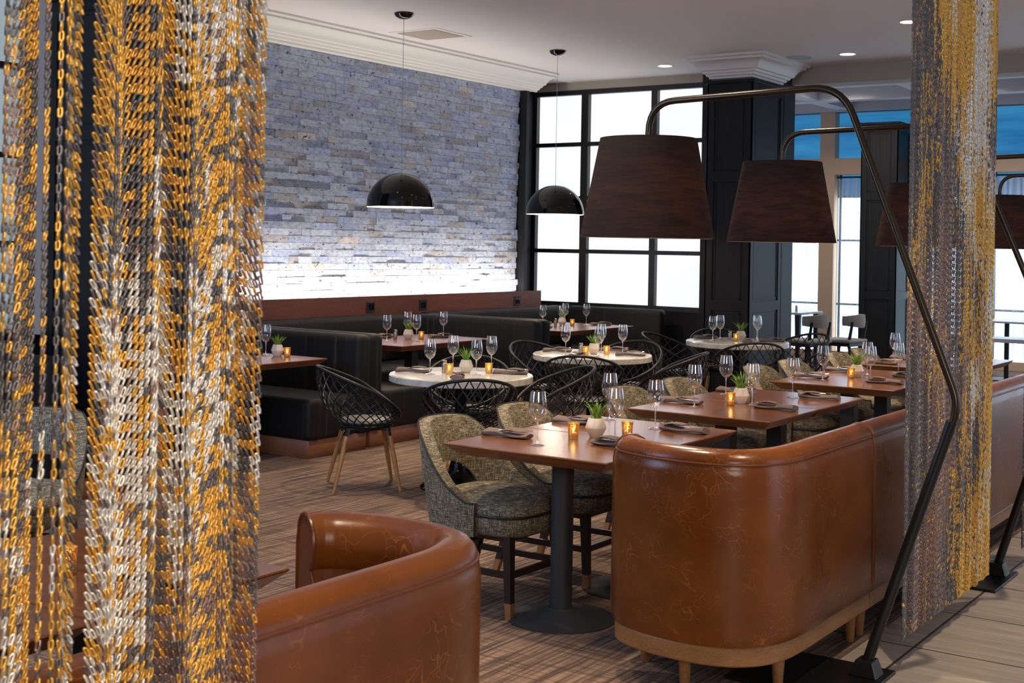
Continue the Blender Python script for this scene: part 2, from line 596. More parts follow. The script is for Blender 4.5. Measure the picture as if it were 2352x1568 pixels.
# stone cladding: courses of split blocks, one mesh
y0s, y1s, z0s, z1s = 7.2, 12.78, 1.0, 3.5
vs, fs, tones = [], [], []
z = z0s
row = 0
while z < z1s:
    h = 0.066
    y = y0s - random.uniform(0, 0.2)
    while y < y1s:
        L = random.choice((0.12, 0.18, 0.24, 0.30, 0.36))
        ya, yb = max(y, y0s), min(y + L, y1s + random.uniform(-0.03, 0.02))
        if yb - ya > 0.02:
            d = random.uniform(0, 0.009) + (0.007 if random.random() < 0.2 else 0)
            x1 = XS + 0.012 + d
            g_ = 0.0012
            o = len(vs)
            vs += [(XS - 0.08, ya + g_, z + g_), (x1, ya + g_, z + g_), (x1, yb - g_, z + g_), (XS - 0.08, yb - g_, z + g_),
                   (XS - 0.08, ya + g_, z + h - g_), (x1, ya + g_, z + h - g_), (x1, yb - g_, z + h - g_), (XS - 0.08, yb - g_, z + h - g_)]
            fs += [tuple(i + o for i in f) for f in [(0, 3, 2, 1), (4, 5, 6, 7), (0, 1, 5, 4), (1, 2, 6, 5), (2, 3, 7, 6), (3, 0, 4, 7)]]
            k = random.random()
            b_ = random.uniform(0.62, 0.80)  # blue cast of the daylight is put into the block tones below
            if k < 0.18: col = (b_ * 0.62, b_ * 0.75, b_ * 1.08)
            elif k < 0.30: col = (b_ * 0.68, b_ * 0.69, b_ * 0.75)
            elif k < 0.34: col = (b_ * 0.92, b_ * 0.88, b_ * 0.88)
            else: col = (b_ * 0.74, b_ * 0.84, b_ * 1.06)
            tones += [(*col, 1)] * 8
        y += L
    z += h
    row += 1
me = bpy.data.meshes.new('wall_left')
me.from_pydata(vs, [], fs)
ca_ = me.attributes.new('block_tone', 'FLOAT_COLOR', 'POINT')
ca_.data.foreach_set('color', np.array(tones, dtype=np.float32).ravel())
me.materials.append(stone)
o = bpy.data.objects.new('wall_left', me)
C.objects.link(o)
struct(o, 'grey split stone cladding with painted-in daylight blue, staggered blocks on the left wall', 'wall')

# crown profile (out from wall, down from ceiling)
CP = [(0.0, -0.205), (0.02, -0.205), (0.025, -0.185), (0.045, -0.18), (0.055, -0.16), (0.075, -0.155), (0.085, -0.135),
      (0.11, -0.13), (0.125, -0.105), (0.15, -0.075), (0.185, -0.055), (0.215, -0.048), (0.215, -0.03), (0.235, -0.028), (0.25, -0.02), (0.25, 0.0), (0.0, 0.0)]
rg = []
for yy in (7.2, 12.98):
    rg.append([(-8.62 + d * 1.35, yy, CEIL + h_) for d, h_ in CP])
struct(MB().box(-8.8, -8.61, 7.2, 12.95, 3.45, CEIL).build('trim_5', white_paint, smooth=0), 'white fascia behind the crown moulding', 'trim')
cr = MB().rings(rg)
cr = cr.build('trim_3', white_paint, smooth=30)
fixn(cr)
struct(cr, 'white stepped crown moulding above the stone wall', 'trim')

# walnut back panel with led ledge
struct(MB().box(XW - 0.02, XW, 7.2, 13.0, 0.0, 1.07).build('wall_left', walnut_panel, smooth=0), 'walnut veneer panel below the lit stone', 'wall')
led = MB().box(XS + 0.15, XS + 0.19, 7.22, 12.76, 0.975, 0.99).build('led_strip', ledm, smooth=0)
tag(led, 'hidden warm white light strip along the foot of the stone wall', 'light strip')
light('AREA', 'led_glow', (XS + 0.17, 9.98, 1.0), 52, (1.0, 0.91, 0.80), 0.045, (0, R(190), 0), sy=5.5)
struct(MB().box(-9.15, -8.62, 12.8, 12.86, 0, CEIL).build('wall_back', darkp, smooth=0), 'dark return wall at the end of the stone', 'wall')
struct(MB().box(-9.25, -9.15, 12.8, 13.9, 0, CEIL).build('wall_left', darkp, smooth=0), 'dark side wall of the window recess', 'wall')


# frosted window grid
def window_grid(name, label, x_edges, z_edges, axis='Y', pos=13.8, pane_m=frost, t=0.07):
    w = tag(thing(name, label, 'window', (0, 0, 0)), kind='structure')
    f = MB()
    x0, x1 = x_edges[0][0] - t * 1.0, x_edges[-1][1] + t * 1.0
    z0, z1 = z_edges[0][0] - t * 0.8, z_edges[-1][1] + t * 0.8
    segs = []
    xb = [x0] + [v_ for e_ in x_edges for v_ in e_] + [x1]
    zb_ = [z0] + [v_ for e_ in z_edges for v_ in e_] + [z1]
    for i in range(0, len(xb), 2):
        segs.append((xb[i], xb[i + 1], z0, z1))
    for i in range(0, len(zb_), 2):
        segs.append((x0, x1, zb_[i], zb_[i + 1]))
    for k, (a, b, c_, d) in enumerate(segs):
        e_ = 0.001 * (k >= len(xb) // 2)
        if axis == 'Y': f.box(a, b, pos - 0.05 + e_, pos + 0.06 - e_, c_, d)
        else: f.box(pos - 0.06 + e_, pos + 0.05 - e_, a, b, c_, d)
    f.build('window_frame', frame_m, w, smooth=0)
    p = MB()
    for (a, b) in x_edges:
        for (c_, d) in z_edges:
            if axis == 'Y': p.box(a - 0.01, b + 0.01, pos + 0.02, pos + 0.03, c_ - 0.01, d + 0.01)
            else: p.box(pos - 0.03, pos - 0.02, a - 0.01, b + 0.01, c_ - 0.01, d + 0.01)
    p.build('window_pane', pane_m, w, smooth=0)
    return w


ZE = [(0.91, 1.52), (1.57, 2.19), (2.23, 2.85), (2.90, 3.49)]
window_grid('window_1', 'frosted white window with a black grid frame behind the far booth', [(-9.10, -8.44), (-8.34, -7.46), (-7.38, -6.745)], ZE)
window_grid('window_2', 'grey frosted window with a black grid seen through the left chain curtain', [(3.2, 4.1), (4.18, 5.05), (5.13, 6.0)], ZE, 'X', -8.62, frost_dim)
struct(MB().box(-9.2, -6.2, 13.72, 13.9, 0, 0.85).build('wall_back', darkp, smooth=0), 'dark panelled wall below the frosted window', 'wall')
struct(MB().box(-6.66, -5.7, 13.5, 13.9, 0.0, 3.6).build('wall_back', darkp, smooth=0), 'dark wall between the frosted window and the column', 'wall')
struct(MB().box(-9.2, -6.1, 13.76, 13.9, 3.55, CEIL).build('wall_back', putty, smooth=0), 'beige soffit above the frosted window', 'wall')
struct(MB().box(-9.2, -6.6, 13.70, 13.80, 0.85, 0.875).build('trim_4', frame_m, smooth=0), 'black sill under the frosted window', 'trim')
struct(MB().box(-8.9, -8.66, 2.9, 6.2, 0, 0.85).build('wall_left', darkp, smooth=0), 'dark wall below the left window', 'wall')


# panelled columns
def column(x0, x1, y0, y1, ztop, crown, label, zc=None):
    w = tag(thing('column', label, 'column', ((x0 + x1) / 2, (y0 + y1) / 2, 0)), kind='structure')
    cx, cy = (x0 + x1) / 2, (y0 + y1) / 2
    hx, hy = (x1 - x0) / 2, (y1 - y0) / 2
    b = MB().box(-hx + 0.012, hx - 0.012, -hy + 0.012, hy - 0.012, 0, ztop - 0.03)
    rows = [(0.12, 0.95), (1.05, 2.32), (2.42, ztop - 0.13)]
    s = 0.085
    for sx, sy, hw, ax in ((0, -1, hx, 'x'), (0, 1, hx, 'x'), (1, 0, hy, 'y'), (-1, 0, hy, 'y')):
        rects = [(-hw, -hw + s, 0, ztop - 0.03), (hw - s, hw, 0, ztop - 0.03)]
        zz = [0] + [q_ for r_ in rows for q_ in r_] + [ztop - 0.03]
        for i in range(0, len(zz), 2):
            rects.append((-hw + s, hw - s, zz[i], zz[i + 1]))
        for (a, b_, c_, d) in rects:
            if ax == 'x':
                if sy < 0: b.box(a, b_, -hy, -hy + 0.014, c_, d)
                else: b.box(a, b_, hy - 0.014, hy, c_, d)
            else:
                if sx > 0: b.box(hx - 0.014, hx, a, b_, c_, d)
                else: b.box(-hx, -hx + 0.014, a, b_, c_, d)
        for (za, zb2) in rows:      # thin inner beads
            e_ = 0.02
            for (a, b_, c_, d) in ((-hw + s + e_, -hw + s + e_ + 0.012, za + e_, zb2 - e_), (hw - s - e_ - 0.012, hw - s - e_, za + e_, zb2 - e_),
                                   (-hw + s + e_, hw - s - e_, za + e_, za + e_ + 0.012), (-hw + s + e_, hw - s - e_, zb2 - e_ - 0.012, zb2 - e_)):
                if ax == 'x':
                    if sy < 0: b.box(a, b_, -hy + 0.006, -hy + 0.013, c_, d)
                elif sx > 0: b.box(hx - 0.013, hx - 0.006, a, b_, c_, d)
    b.build('panelled_shaft', darkp, w, smooth=0)
    MB().box(-hx - 0.03, hx + 0.03, -hy - 0.03, hy + 0.03, ztop - 0.035, ztop).build('cap_moulding', darkp, w, smooth=0, bevel=0.006)
    if crown:
        zb2 = zc - 0.23
        MB().box(-hx + 0.03, hx - 0.03, -hy + 0.03, hy - 0.03, ztop, zc).build('neck', neckm, w, smooth=0)
        rings = []
        for d, h_ in CP[:-1]:
            d = d * 0.98
            X, Y = hx - 0.03 + d, hy - 0.03 + d
            rings.append([(-X, -Y, zc + h_ * 1.12), (X, -Y, zc + h_ * 1.12), (X, Y, zc + h_ * 1.12), (-X, Y, zc + h_ * 1.12)])
        MB().rings(rings).build('crown_capital', white_paint, w, smooth=25)
    return w


column(-6.18, -5.66, 12.65, 13.49, 3.40, True, 'charcoal panelled column with a white crown capital beside the frosted window', CEIL)
column(-8.4, -7.5, 6.05, 7.0, 3.40, True, 'charcoal panelled column seen through the left chain curtain', CEIL)
column(-6.27, -5.75, 17.7, 18.3, 3.40, False, 'dark panelled column at the far window wall')

# far wall: peach with tall windows and blue clerestory
FW = 18.6
wins = [(-9.3, -7.22), (-6.99, -5.0), (-4.75, -2.9), (-2.6, -0.7), (-0.4, 1.5), (1.8, 3.7), (4.0, 5.9)]
fwm = MB()
edges = [-9.4] + [q_ for w_ in wins for q_ in w_] + [6.5]
for i in range(0, len(edges), 2):
    fwm.box(edges[i], edges[i + 1], FW, FW + 0.25, 0, 4.0)
for (a, b) in wins:
    fwm.box(a, b, FW + 0.0, FW + 0.25, 2.74, 2.98)
    fwm.box(a, b, FW, FW + 0.25, 0, 0.12)
    fwm.box(a, b, FW, FW + 0.25, 3.66, 4.0)
struct(fwm.build('wall_far', peach, smooth=0), 'peach painted far wall with tall window openings', 'wall')
for i, (a, b) in enumerate(wins):
    nm = 'window_%d' % (i + 3)
    w = tag(thing(nm, 'tall bright window with blue glass above, %s bay of the far wall from the left' % ('first', 'second', 'third', 'fourth', 'fifth', 'sixth', 'seventh')[i], 'window'), kind='structure')
    MB().box(a, b, FW + 0.2, FW + 0.21, 0.12, 2.42).build('window_pane', bright, w, smooth=0)
    MB().box(a, b, FW + 0.2, FW + 0.21, 2.42, 2.74).build('upper_window_pane', bluep, w, smooth=0)
    MB().box(a, b, FW + 0.18, FW + 0.19, 2.98, 3.66).build('clerestory_pane', bluep, w, smooth=0)
    fr = MB()
    for z_ in (0.8, 1.75, 2.40):
        fr.box(a, b, FW + 0.165, FW + 0.198, z_, z_ + 0.03)
    for x_ in (a + 0.02, (a + b) / 2, b - 0.05):
        fr.box(x_, x_ + 0.03, FW + 0.166, FW + 0.197, 0.12, 2.74)
    fr.build('window_frame', frame_m, w, smooth=0)
    # sheer curtain
    n = 90
    pts0, pts1 = [], []
    for k in range(n + 1):
        x_ = a + 0.05 + (b - a - 0.1) * k / n
        y_ = FW + 0.06 + 0.025 * math.sin(k * 0.9) + 0.01 * math.sin(k * 2.3)
        pts0.append((x_, y_, 0.16)); pts1.append((x_, y_, 2.68))
    cu = thing('sheer_curtain', 'white sheer curtain hanging in the %s bay of the far windows' % ('first', 'second', 'third', 'fourth', 'fifth', 'sixth', 'seventh')[i], 'curtain', (0, 0, 0), 0, 'sheer curtains at the far windows')
    cm = MB().rings([pts0, pts1], False, False, closed=False)
    co = cm.build('fabric', sheer, cu, smooth=60)
    sm = co.modifiers.new('thick', 'SOLIDIFY'); sm.thickness = 0.002
    MB().tube([(a + 0.02, FW + 0.06, 2.70), (b - 0.02, FW + 0.06, 2.70)], 0.014, 8).build('rod', blackm, cu)


# ------------------------------------------------------------------ ceiling fittings
def downlight(x, y, z_, label):
    w = thing('ceiling_light', label, 'ceiling light', (x, y, z_), 0, 'recessed ceiling lights')
    MB().lathe([(0.078, 0.0), (0.078, -0.004), (0.096, -0.006), (0.098, 0.0)], 28, cap0=False, cap1=False).build('trim_ring', white_paint, w)
    MB().lathe([(0.078, 0.0), (0.078, -0.003)], 28).build('diffuser', lamp_disc, w)
    return w


downlight(-6.87, 12.97, CEIL, 'round recessed ceiling light left of the column capital')
downlight(-4.79, 13.06, CEIL, 'round recessed ceiling light right of the ceiling speaker')
downlight(-3.65, 11.48, CEIL, 'round recessed ceiling light at the left edge of the right chain curtain')
for i, (x, y) in enumerate(ADDED_DL):  # fixtures for the added downlights, all above the view
    nm = ['above the front wooden table', 'above the second wooden table', 'above the third wooden table', 'above the nearest round table', 'above the middle round table',
          'above the tables beside the middle round table', 'above the bottom left table', 'above the open carpet', 'above the walkway by the lamp', 'above the walkway farther on', 'above the partition of the nearest booth', 'above the walkway by the left chain curtain'][i]
    downlight(x, y, CEIL, 'added out-of-view recessed ceiling light ' + nm)
for (x, y, lb) in ((-6.2, 16.4, 'in the far coffers above the window tables'), (-4.55, 16.4, 'in the far coffers behind the right chain curtain'), (-2.6, 16.4, 'in the far coffers at the right edge')):
    downlight(x, y, 3.949, 'added out-of-view recessed ceiling light ' + lb)
    light('SPOT', 'downlight_beam', (x, y, 3.92), 110, (1, 0.88, 0.74), 0.05, (R(12), 0, 0), 130, 0.8)
sp = thing('ceiling_speaker', 'round white ceiling speaker grille beside the column capital', 'speaker', (-5.30, 13.03, CEIL))
MB().lathe([(0.135, 0), (0.135, -0.008), (0.125, -0.012), (0.12, -0.006)], 36, cap0=False, cap1=True).build('grille', coffer, sp)
MB().lathe([(0.121, 0), (0.121, -0.004), (0.145, -0.003), (0.145, 0)], 36, cap0=False, cap1=False).build('rim', white_paint, sp)
vt = thing('ceiling_vent', 'square flush access panel in the ceiling near the crown moulding', 'vent', (-7.86, 9.97, CEIL))
MB().box(-0.29, 0.29, -0.29, 0.29, -0.006, 0).build('frame', white_paint, vt, smooth=0)
MB().box(-0.23, 0.23, -0.23, 0.23, -0.010, -0.006).build('panel', putty, vt, smooth=0)


def pendant(x, y, zb_, label):
    w = thing('pendant_lamp', label, 'pendant lamp', (x, y, CEIL), 0, 'black dome pendant lamps')
    zb_ -= CEIL
    MB().lathe([(0.085, 0), (0.088, -0.012), (0.072, -0.035), (0.04, -0.05), (0.01, -0.055)], 28).build('canopy', gloss, w)
    MB().tube([(0, 0, -0.05), (0, 0, zb_ + 0.30)], 0.0022, 6).build('cable', mat('grey_cable', (0.3, 0.3, 0.3), 0.4) if 'grey_cable' not in bpy.data.materials else bpy.data.materials['grey_cable'], w)
    prof = []
    for k in range(15):
        a = PI / 2 * k / 14
        prof.append((0.305 * math.sin(a), zb_ + 0.30 * math.cos(a) + 0.005))
    prof.append((0.306, zb_))
    prof.append((0.302, zb_))
    MB().lathe(prof, 64, cap0=True, cap1=False).build('shade', gloss, w)
    pi_ = [(r_ * 0.985, z_ - 0.006) for r_, z_ in prof[:-2]] + [(0.301, zb_)]
    MB().lathe(pi_, 64, cap0=True, cap1=False).build('inner_shade', inner_white, w)
    MB().lathe([(0.0, zb_ + 0.11), (0.025, zb_ + 0.115), (0.04, zb_ + 0.15), (0.03, zb_ + 0.19), (0.015, zb_ + 0.22)], 16).build('bulb', bulbm, w)
    light('POINT', 'pendant_glow', (x, y, CEIL + zb_ + 0.06), 22, WARM, 0.04)
    return w


pendant(-7.354, 8.942, 1.925, 'glossy black dome pendant lamp in front of the stone wall, left one')
pendant(-7.328, 11.445, 1.935, 'glossy black dome pendant lamp before the frosted window, right one')

# outlets
for (y, lb) in ((9.89, 'leftmost'), (10.73, 'middle'), (12.49, 'rightmost')):
    w = thing('wall_outlet', 'black power outlet plate on the walnut panel, %s of three' % lb, 'outlet', (XW, y, 0.96), 0, 'outlets on the walnut panel')
    MB().box(0, 0.008, -0.062, 0.062, -0.055, 0.055).build('cover_plate', blackm, w, smooth=0, bevel=0.003)
    MB().box(0.008, 0.013, -0.035, -0.008, -0.03, 0.03).box(0.008, 0.013, 0.008, 0.035, -0.03, 0.03).build('sockets', gloss, w, smooth=0)


# ------------------------------------------------------------------ booths
def rbox(name, x0, x1, y0, y1, z0, z1, m, parent, bev=0.05, seg=4):
    return MB().box(x0, x1, y0, y1, z0, z1).build(name, m, parent, smooth=60, bevel=bev, bseg=seg)


def booth_unit(label, ya, yb, xe_a, xe_b, has_a=True, has_b=True, wall0=None):
    # U booth between partition a (near) and partition b (far); backs against the wall
    w = thing('booth_sofa', label, 'booth', (0, 0, 0), 0, 'charcoal booths along the stone wall')
    bk = XW
    y_in0 = ya + (0.16 if has_a else 0)
    y_in1 = yb - (0.16 if has_b else 0)
    ws = wall0 if wall0 is not None else ya
    if wall0 != -1: rbox('wall_backrest', bk + 0.005, bk + 0.19, max(ws, y_in0), y_in1, 0.42, 0.89, booth, w, 0.05)
    if y_in1 - 0.55 > max(ws, y_in0 + 0.55): rbox('wall_seat', bk + 0.19, bk + 0.72, max(ws, y_in0 + 0.55), y_in1 - 0.55, 0.12, 0.44, booth, w, 0.05)
    if has_a:
        rbox('near_backrest', bk + 0.19, xe_a, ya, ya + 0.16, 0.12, 0.89, booth, w, 0.055)
        rbox('near_seat', bk + 0.19, xe_a, ya + 0.16, ya + 0.70, 0.13, 0.44, booth, w, 0.045)
        rbox('near_plinth', bk + 0.19, xe_a - 0.03, ya + 0.03, ya + 0.68, 0.0, 0.135, plinth_wood, w, 0.003, 1)
    if has_b:
        rbox('far_backrest', bk + 0.19, xe_b, yb - 0.16, yb, 0.12, 0.89, booth, w, 0.055)
        rbox('far_seat', bk + 0.19, xe_b, yb - 0.70, yb - 0.16, 0.13, 0.44, booth, w, 0.045)
        rbox('far_plinth', bk + 0.19, xe_b - 0.03, yb - 0.68, yb - 0.03, 0.0, 0.135, plinth_wood, w, 0.003, 1)
    if y_in1 - 0.55 > max(ws, y_in0 + 0.55): rbox('wall_plinth', bk + 0.19, bk + 0.68, max(ws, y_in0 + 0.55), y_in1 - 0.52, 0.0, 0.125, plinth_wood, w, 0.003, 1)
    return w


booth_unit('charcoal fabric booth nearest the camera, half hidden by the left chain curtain', 6.45, 7.72, -6.6, -6.6, False, True, 7.21)
booth_unit('charcoal fabric booth seat at the far left behind the left chain curtain', 4.75, 5.45, -6.6, -6.6, True, False, -1)
booth_unit('charcoal fabric booth in the middle, under the left pendant lamp', 7.725, 10.47, -6.62, -6.80, True, True)
booth_unit('charcoal striped fabric booth in the corner below the frosted window', 10.475, 13.42, -6.82, -7.02, True, True)


# ------------------------------------------------------------------ tables
def wood_table(label, x0, x1, y0, y1, seams=(), m=walnut, bases=None, square=False, group='wooden tables along the leather banquette'):
    cx, cy = (x0 + x1) / 2, (y0 + y1) / 2
    w = thing('dining_table', label, 'table', (cx, cy, 0), 0, group)
    ys = [y0] + list(seams) + [y1]
    for i in range(len(ys) - 1):
        a, b = ys[i] - cy + (0.0035 if i else 0), ys[i + 1] - cy - (0.0035 if i < len(ys) - 2 else 0)
        X = (x1 - x0) / 2
        ci = 0.045
        ra = ci
        rings = []
        for (dx, z_) in ((0.0, 0.0), (0.002, 0.0), (-0.001, 0)):
            pass
        def rc(d, z_):
            da = d if True else 0
            return [(-X + d, a + da, z_), (X - d, a + da, z_), (X - d, b - da, z_), (-X + d, b - da, z_)]
        rings = [rc(0.05, 0.700), rc(0.048, 0.702), rc(0.002, 0.742), rc(0.0, 0.746), rc(0.003, 0.75)]
        MB().rings(rings).build('tabletop', m, w, smooth=20)
    for (bx, by) in (bases or [(0, 0)]):
        b = bpy.data.objects.new('pedestal', None)
        by -= cy
        bx -= cx
        pb = MB().lathe([(0.235, 0.0), (0.235, 0.006), (0.22, 0.012), (0.06, 0.045), (0.055, 0.05)], 40, (bx, by)).build('pedestal_base', castm, w)
        if square:
            MB().box(bx - 0.045, bx + 0.045, by - 0.045, by + 0.045, 0.04, 0.69).build('pedestal_column', castm, w, smooth=0, bevel=0.004)
        else:
            MB().lathe([(0.048, 0.04), (0.048, 0.69)], 24, (bx, by)).build('pedestal_column', castm, w)
        MB().box(bx - 0.2, bx + 0.2, by - 0.03, by + 0.03, 0.685, 0.7005).build('support_bracket', castm, w, smooth=0)
    return w


XA, XB = -3.385, -2.575
wood_table('front wooden table pair pushed together behind the big leather banquette end', XA, XB, 4.43, 5.64, (5.055,), bases=[(-2.97, 4.74), (-2.97, 5.36)])
wood_table('second wooden table pair back from the front, on black square posts', XA, XB, 6.03, 7.39, (6.69,), bases=[(-2.97, 6.37), (-2.97, 7.05)], square=True)
wood_table('third wooden table pair back, partly behind the right chain curtain', XA, XB, 7.92, 9.22, (8.57,), bases=[(-2.97, 8.24), (-2.97, 8.9)], square=True)
wood_table('fourth wooden table pair back, showing only its left end beside the right chain curtain', XA, XB, 9.62, 10.9, (10.26,), bases=[(-2.97, 9.95), (-2.97, 10.6)], square=True)
wood_table('wooden table at the bottom left tucked behind the left leather banquette', -3.19, -2.38, 1.26, 2.466, (1.86,), bases=[(-2.78, 1.56), (-2.78, 2.16)])
wood_table('wooden booth table nearest the left chain curtain', -7.31, -6.50, 5.8, 7.09, (), walnut_dark, [(-6.9, 6.45)], True, 'wooden tables inside the charcoal booths')
wood_table('wooden booth table in the middle booth under the left pendant', -7.66, -6.83, 8.35, 9.66, (), walnut_dark, [(-7.25, 9.0)], True, 'wooden tables inside the charcoal booths')
wood_table('wooden booth table in the far corner booth below the frosted window', -7.75, -6.88, 11.03, 12.38, (), walnut_dark, [(-7.32, 11.7)], True, 'wooden tables inside the charcoal booths')


def round_table(label, x, y, r_=0.475):
    w = thing('round_table', label, 'table', (x, y, 0), 0, 'round cream marble tables')
    MB().lathe([(r_ - 0.01, 0.70), (r_, 0.706), (r_, 0.742), (r_ - 0.006, 0.749), (r_ - 0.012, 0.75)], 72).build('tabletop', marble, w)
    MB().lathe([(0.26, 0.0), (0.26, 0.012), (0.235, 0.03), (0.14, 0.06), (0.075, 0.12), (0.045, 0.22), (0.038, 0.35), (0.038, 0.66), (0.12, 0.70)], 40).build('pedestal', gloss, w)
    return w


CA, CB, CC = (-5.11, 6.87), (-5.32, 8.90), (-5.10, 11.15)
round_table('nearest round cream marble table, left of the olive chairs', *CA)
round_table('middle round cream marble table ringed by black basket chairs', *CB)
round_table('farthest round cream marble table in front of the dark column', *CC)


# ------------------------------------------------------------------ olive chair (faces +X)
def make_olive():
    t = thing('dining_chair', 'olive', 'chair', (0, 0, 0), 0)
    nth, nt = 40, 10
    th0 = 112
    def top(a):       # a = |theta| degrees from the back centre
        k = min(max((a - 32) / 72, 0), 1)
        k = k * k * (3 - 2 * k)
        return 0.805 - 0.02 * (a / 40) ** 2 * (a < 40) - (0.02 if a >= 40 else 0) - 0.30 * k
    def bot(a):
        if a > 50: return 0.34
        return 0.34 + 0.26 * math.sqrt(max(0, 1 - (a / 50) ** 2))
    outer, inner = [], []
    for i in range(nth + 1):
        th = -th0 + 2 * th0 * i / nth
        a = abs(th)
        ct, st = math.cos(R(th)), math.sin(R(th))
        ro, ri = [], []
        for j in range(nt + 1):
            z_ = bot(a) + (top(a) - bot(a)) * j / nt
            lean = 0.15 * (z_ - 0.36)
            puff = 0.012 * math.sin(PI * j / nt)
            for (lst, dr) in ((ro, 0.0 + puff * 0.3), (ri, -0.052 - puff)):
                rx = 0.275 + lean * 1.0 + dr
                ry = 0.262 + lean * 0.35 + dr
                x_ = -rx * abs(ct) ** 0.85 * (1 if ct > 0 else -1) * (1 if ct > 0 else 0.75)
                y_ = ry * abs(st) ** 0.8 * (1 if st > 0 else -1)
                lst.append((x_, y_, z_))
        outer.append(ro); inner.append(ri)
    m = MB()
    loops = []
    for i in range(nth + 1):
        loops.append(outer[i] + inner[i][::-1])
    m.rings(loops)
    o = m.build('backrest', olive, t, smooth=55)
    fixn(o)
    # piping along the outer top edge and down the front ends
    pts = [outer[i][-1] for i in range(nth + 1)]
    pts = [outer[0][j] for j in range(0, nt)] + pts + [outer[nth][j] for j in range(nt - 1, -1, -1)]
    MB().tube([(x_ * 1.005, y_ * 1.005, z_ + 0.001) for x_, y_, z_ in pts], 0.0045, 6).build('backrest_piping', pipe_dark, o)
    # seat cushion
    def sq(rx, ry, z_, cx=0.035, n=36, p=0.55):
        r_ = []
        for k in range(n):
            a = 2 * PI * k / n
            c_, s_ = math.cos(a), math.sin(a)
            fx = abs(c_) ** p * (1 if c_ > 0 else -1)
            fy = abs(s_) ** p * (1 if s_ > 0 else -1)
            w_ = 1.0 + 0.05 * fx
            r_.append((cx + rx * fx, ry * fy * w_, z_))
        return r_
    c1 = MB().rings([sq(0.27, 0.238, 0.435), sq(0.278, 0.246, 0.45), sq(0.272, 0.24, 0.472), sq(0.24, 0.21, 0.496), sq(0.17, 0.15, 0.51), sq(0.06, 0.05, 0.516)])
    so = c1.build('seat', olive, t, smooth=60)
    MB().tube([(p[0] * 1.004, p[1] * 1.008, 0.437) for p in sq(0.276, 0.243, 0.437)], 0.0055, 6, closed=True).build('seat_piping', pipe_dark, so)
    c2 = MB().rings([sq(0.24, 0.205, 0.345), sq(0.262, 0.228, 0.36), sq(0.270, 0.238, 0.40), sq(0.268, 0.236, 0.436)])
    c2.build('upholstered_base', olive, t, smooth=60)
    MB().box(-0.17, 0.21, -0.17, 0.17, 0.32, 0.36).build('seat_frame', espresso, t, smooth=0)
    for sx, sy in ((1, 1), (1, -1), (-1, 1), (-1, -1)):
        xt, yt = (0.22 if sx > 0 else -0.17), 0.175 * sy
        xb_, yb_ = (0.25 if sx > 0 else -0.27), 0.20 * sy
        def rr(k, h):
            x_, y_ = xt + (xb_ - xt) * k, yt + (yb_ - yt) * k
            return [(x_ - h, y_ - h, 0.36 * (1 - k)), (x_ + h, y_ - h, 0.36 * (1 - k)), (x_ + h, y_ + h, 0.36 * (1 - k)), (x_ - h, y_ + h, 0.36 * (1 - k))]
        lg = MB().rings([rr(0.0, 0.020), rr(0.8, 0.0155)]).build('leg', espresso, t, smooth=0)
        fixn(lg)
        cp = MB().rings([rr(0.8, 0.0165), rr(1.0, 0.0135)]).build('brass_foot', brass, lg, smooth=0)
        fixn(cp)
    st = MB()
    for sy in (1, -1):
        st.box(-0.21, 0.23, 0.186 * sy - 0.008, 0.186 * sy + 0.008, 0.17, 0.198)
    st.box(0.226, 0.242, -0.185, 0.185, 0.17, 0.198).box(-0.225, -0.209, -0.185, 0.185, 0.215, 0.243)
    st.build('stretcher', espresso, t, smooth=0)
    return t


oc = make_olive()
oc_pos = [(4.78, 'olive tweed dining chair closest to the camera, beside the front wooden table'),
          (5.40, 'olive tweed dining chair second in the row, beside the front wooden table'),
          (6.46, 'olive tweed dining chair at the near end of the second wooden table'),
          (7.14, 'olive tweed dining chair at the far end of the second wooden table'),
          (8.30, 'olive tweed dining chair at the near end of the third wooden table'),
          (8.90, 'olive tweed dining chair at the far end of the third wooden table'),
          (9.82, 'olive tweed dining chair at the near end of the fourth wooden table'),
          (10.38, 'olive tweed dining chair at the far end of the fourth wooden table')]
for y, lb in oc_pos:
    place(oc, (-3.37, y, 0), R(random.uniform(-2, 2)), lb, 'olive tweed chairs along the wooden tables')
place(oc, (-3.42, 1.95, 0), 0, 'olive tweed dining chair at the bottom left table behind the chain curtain', 'olive tweed chairs along the wooden tables')
place(oc, (-5.05, 3.5, 0), R(-60), 'olive tweed chair standing alone behind the left chain curtain', None)


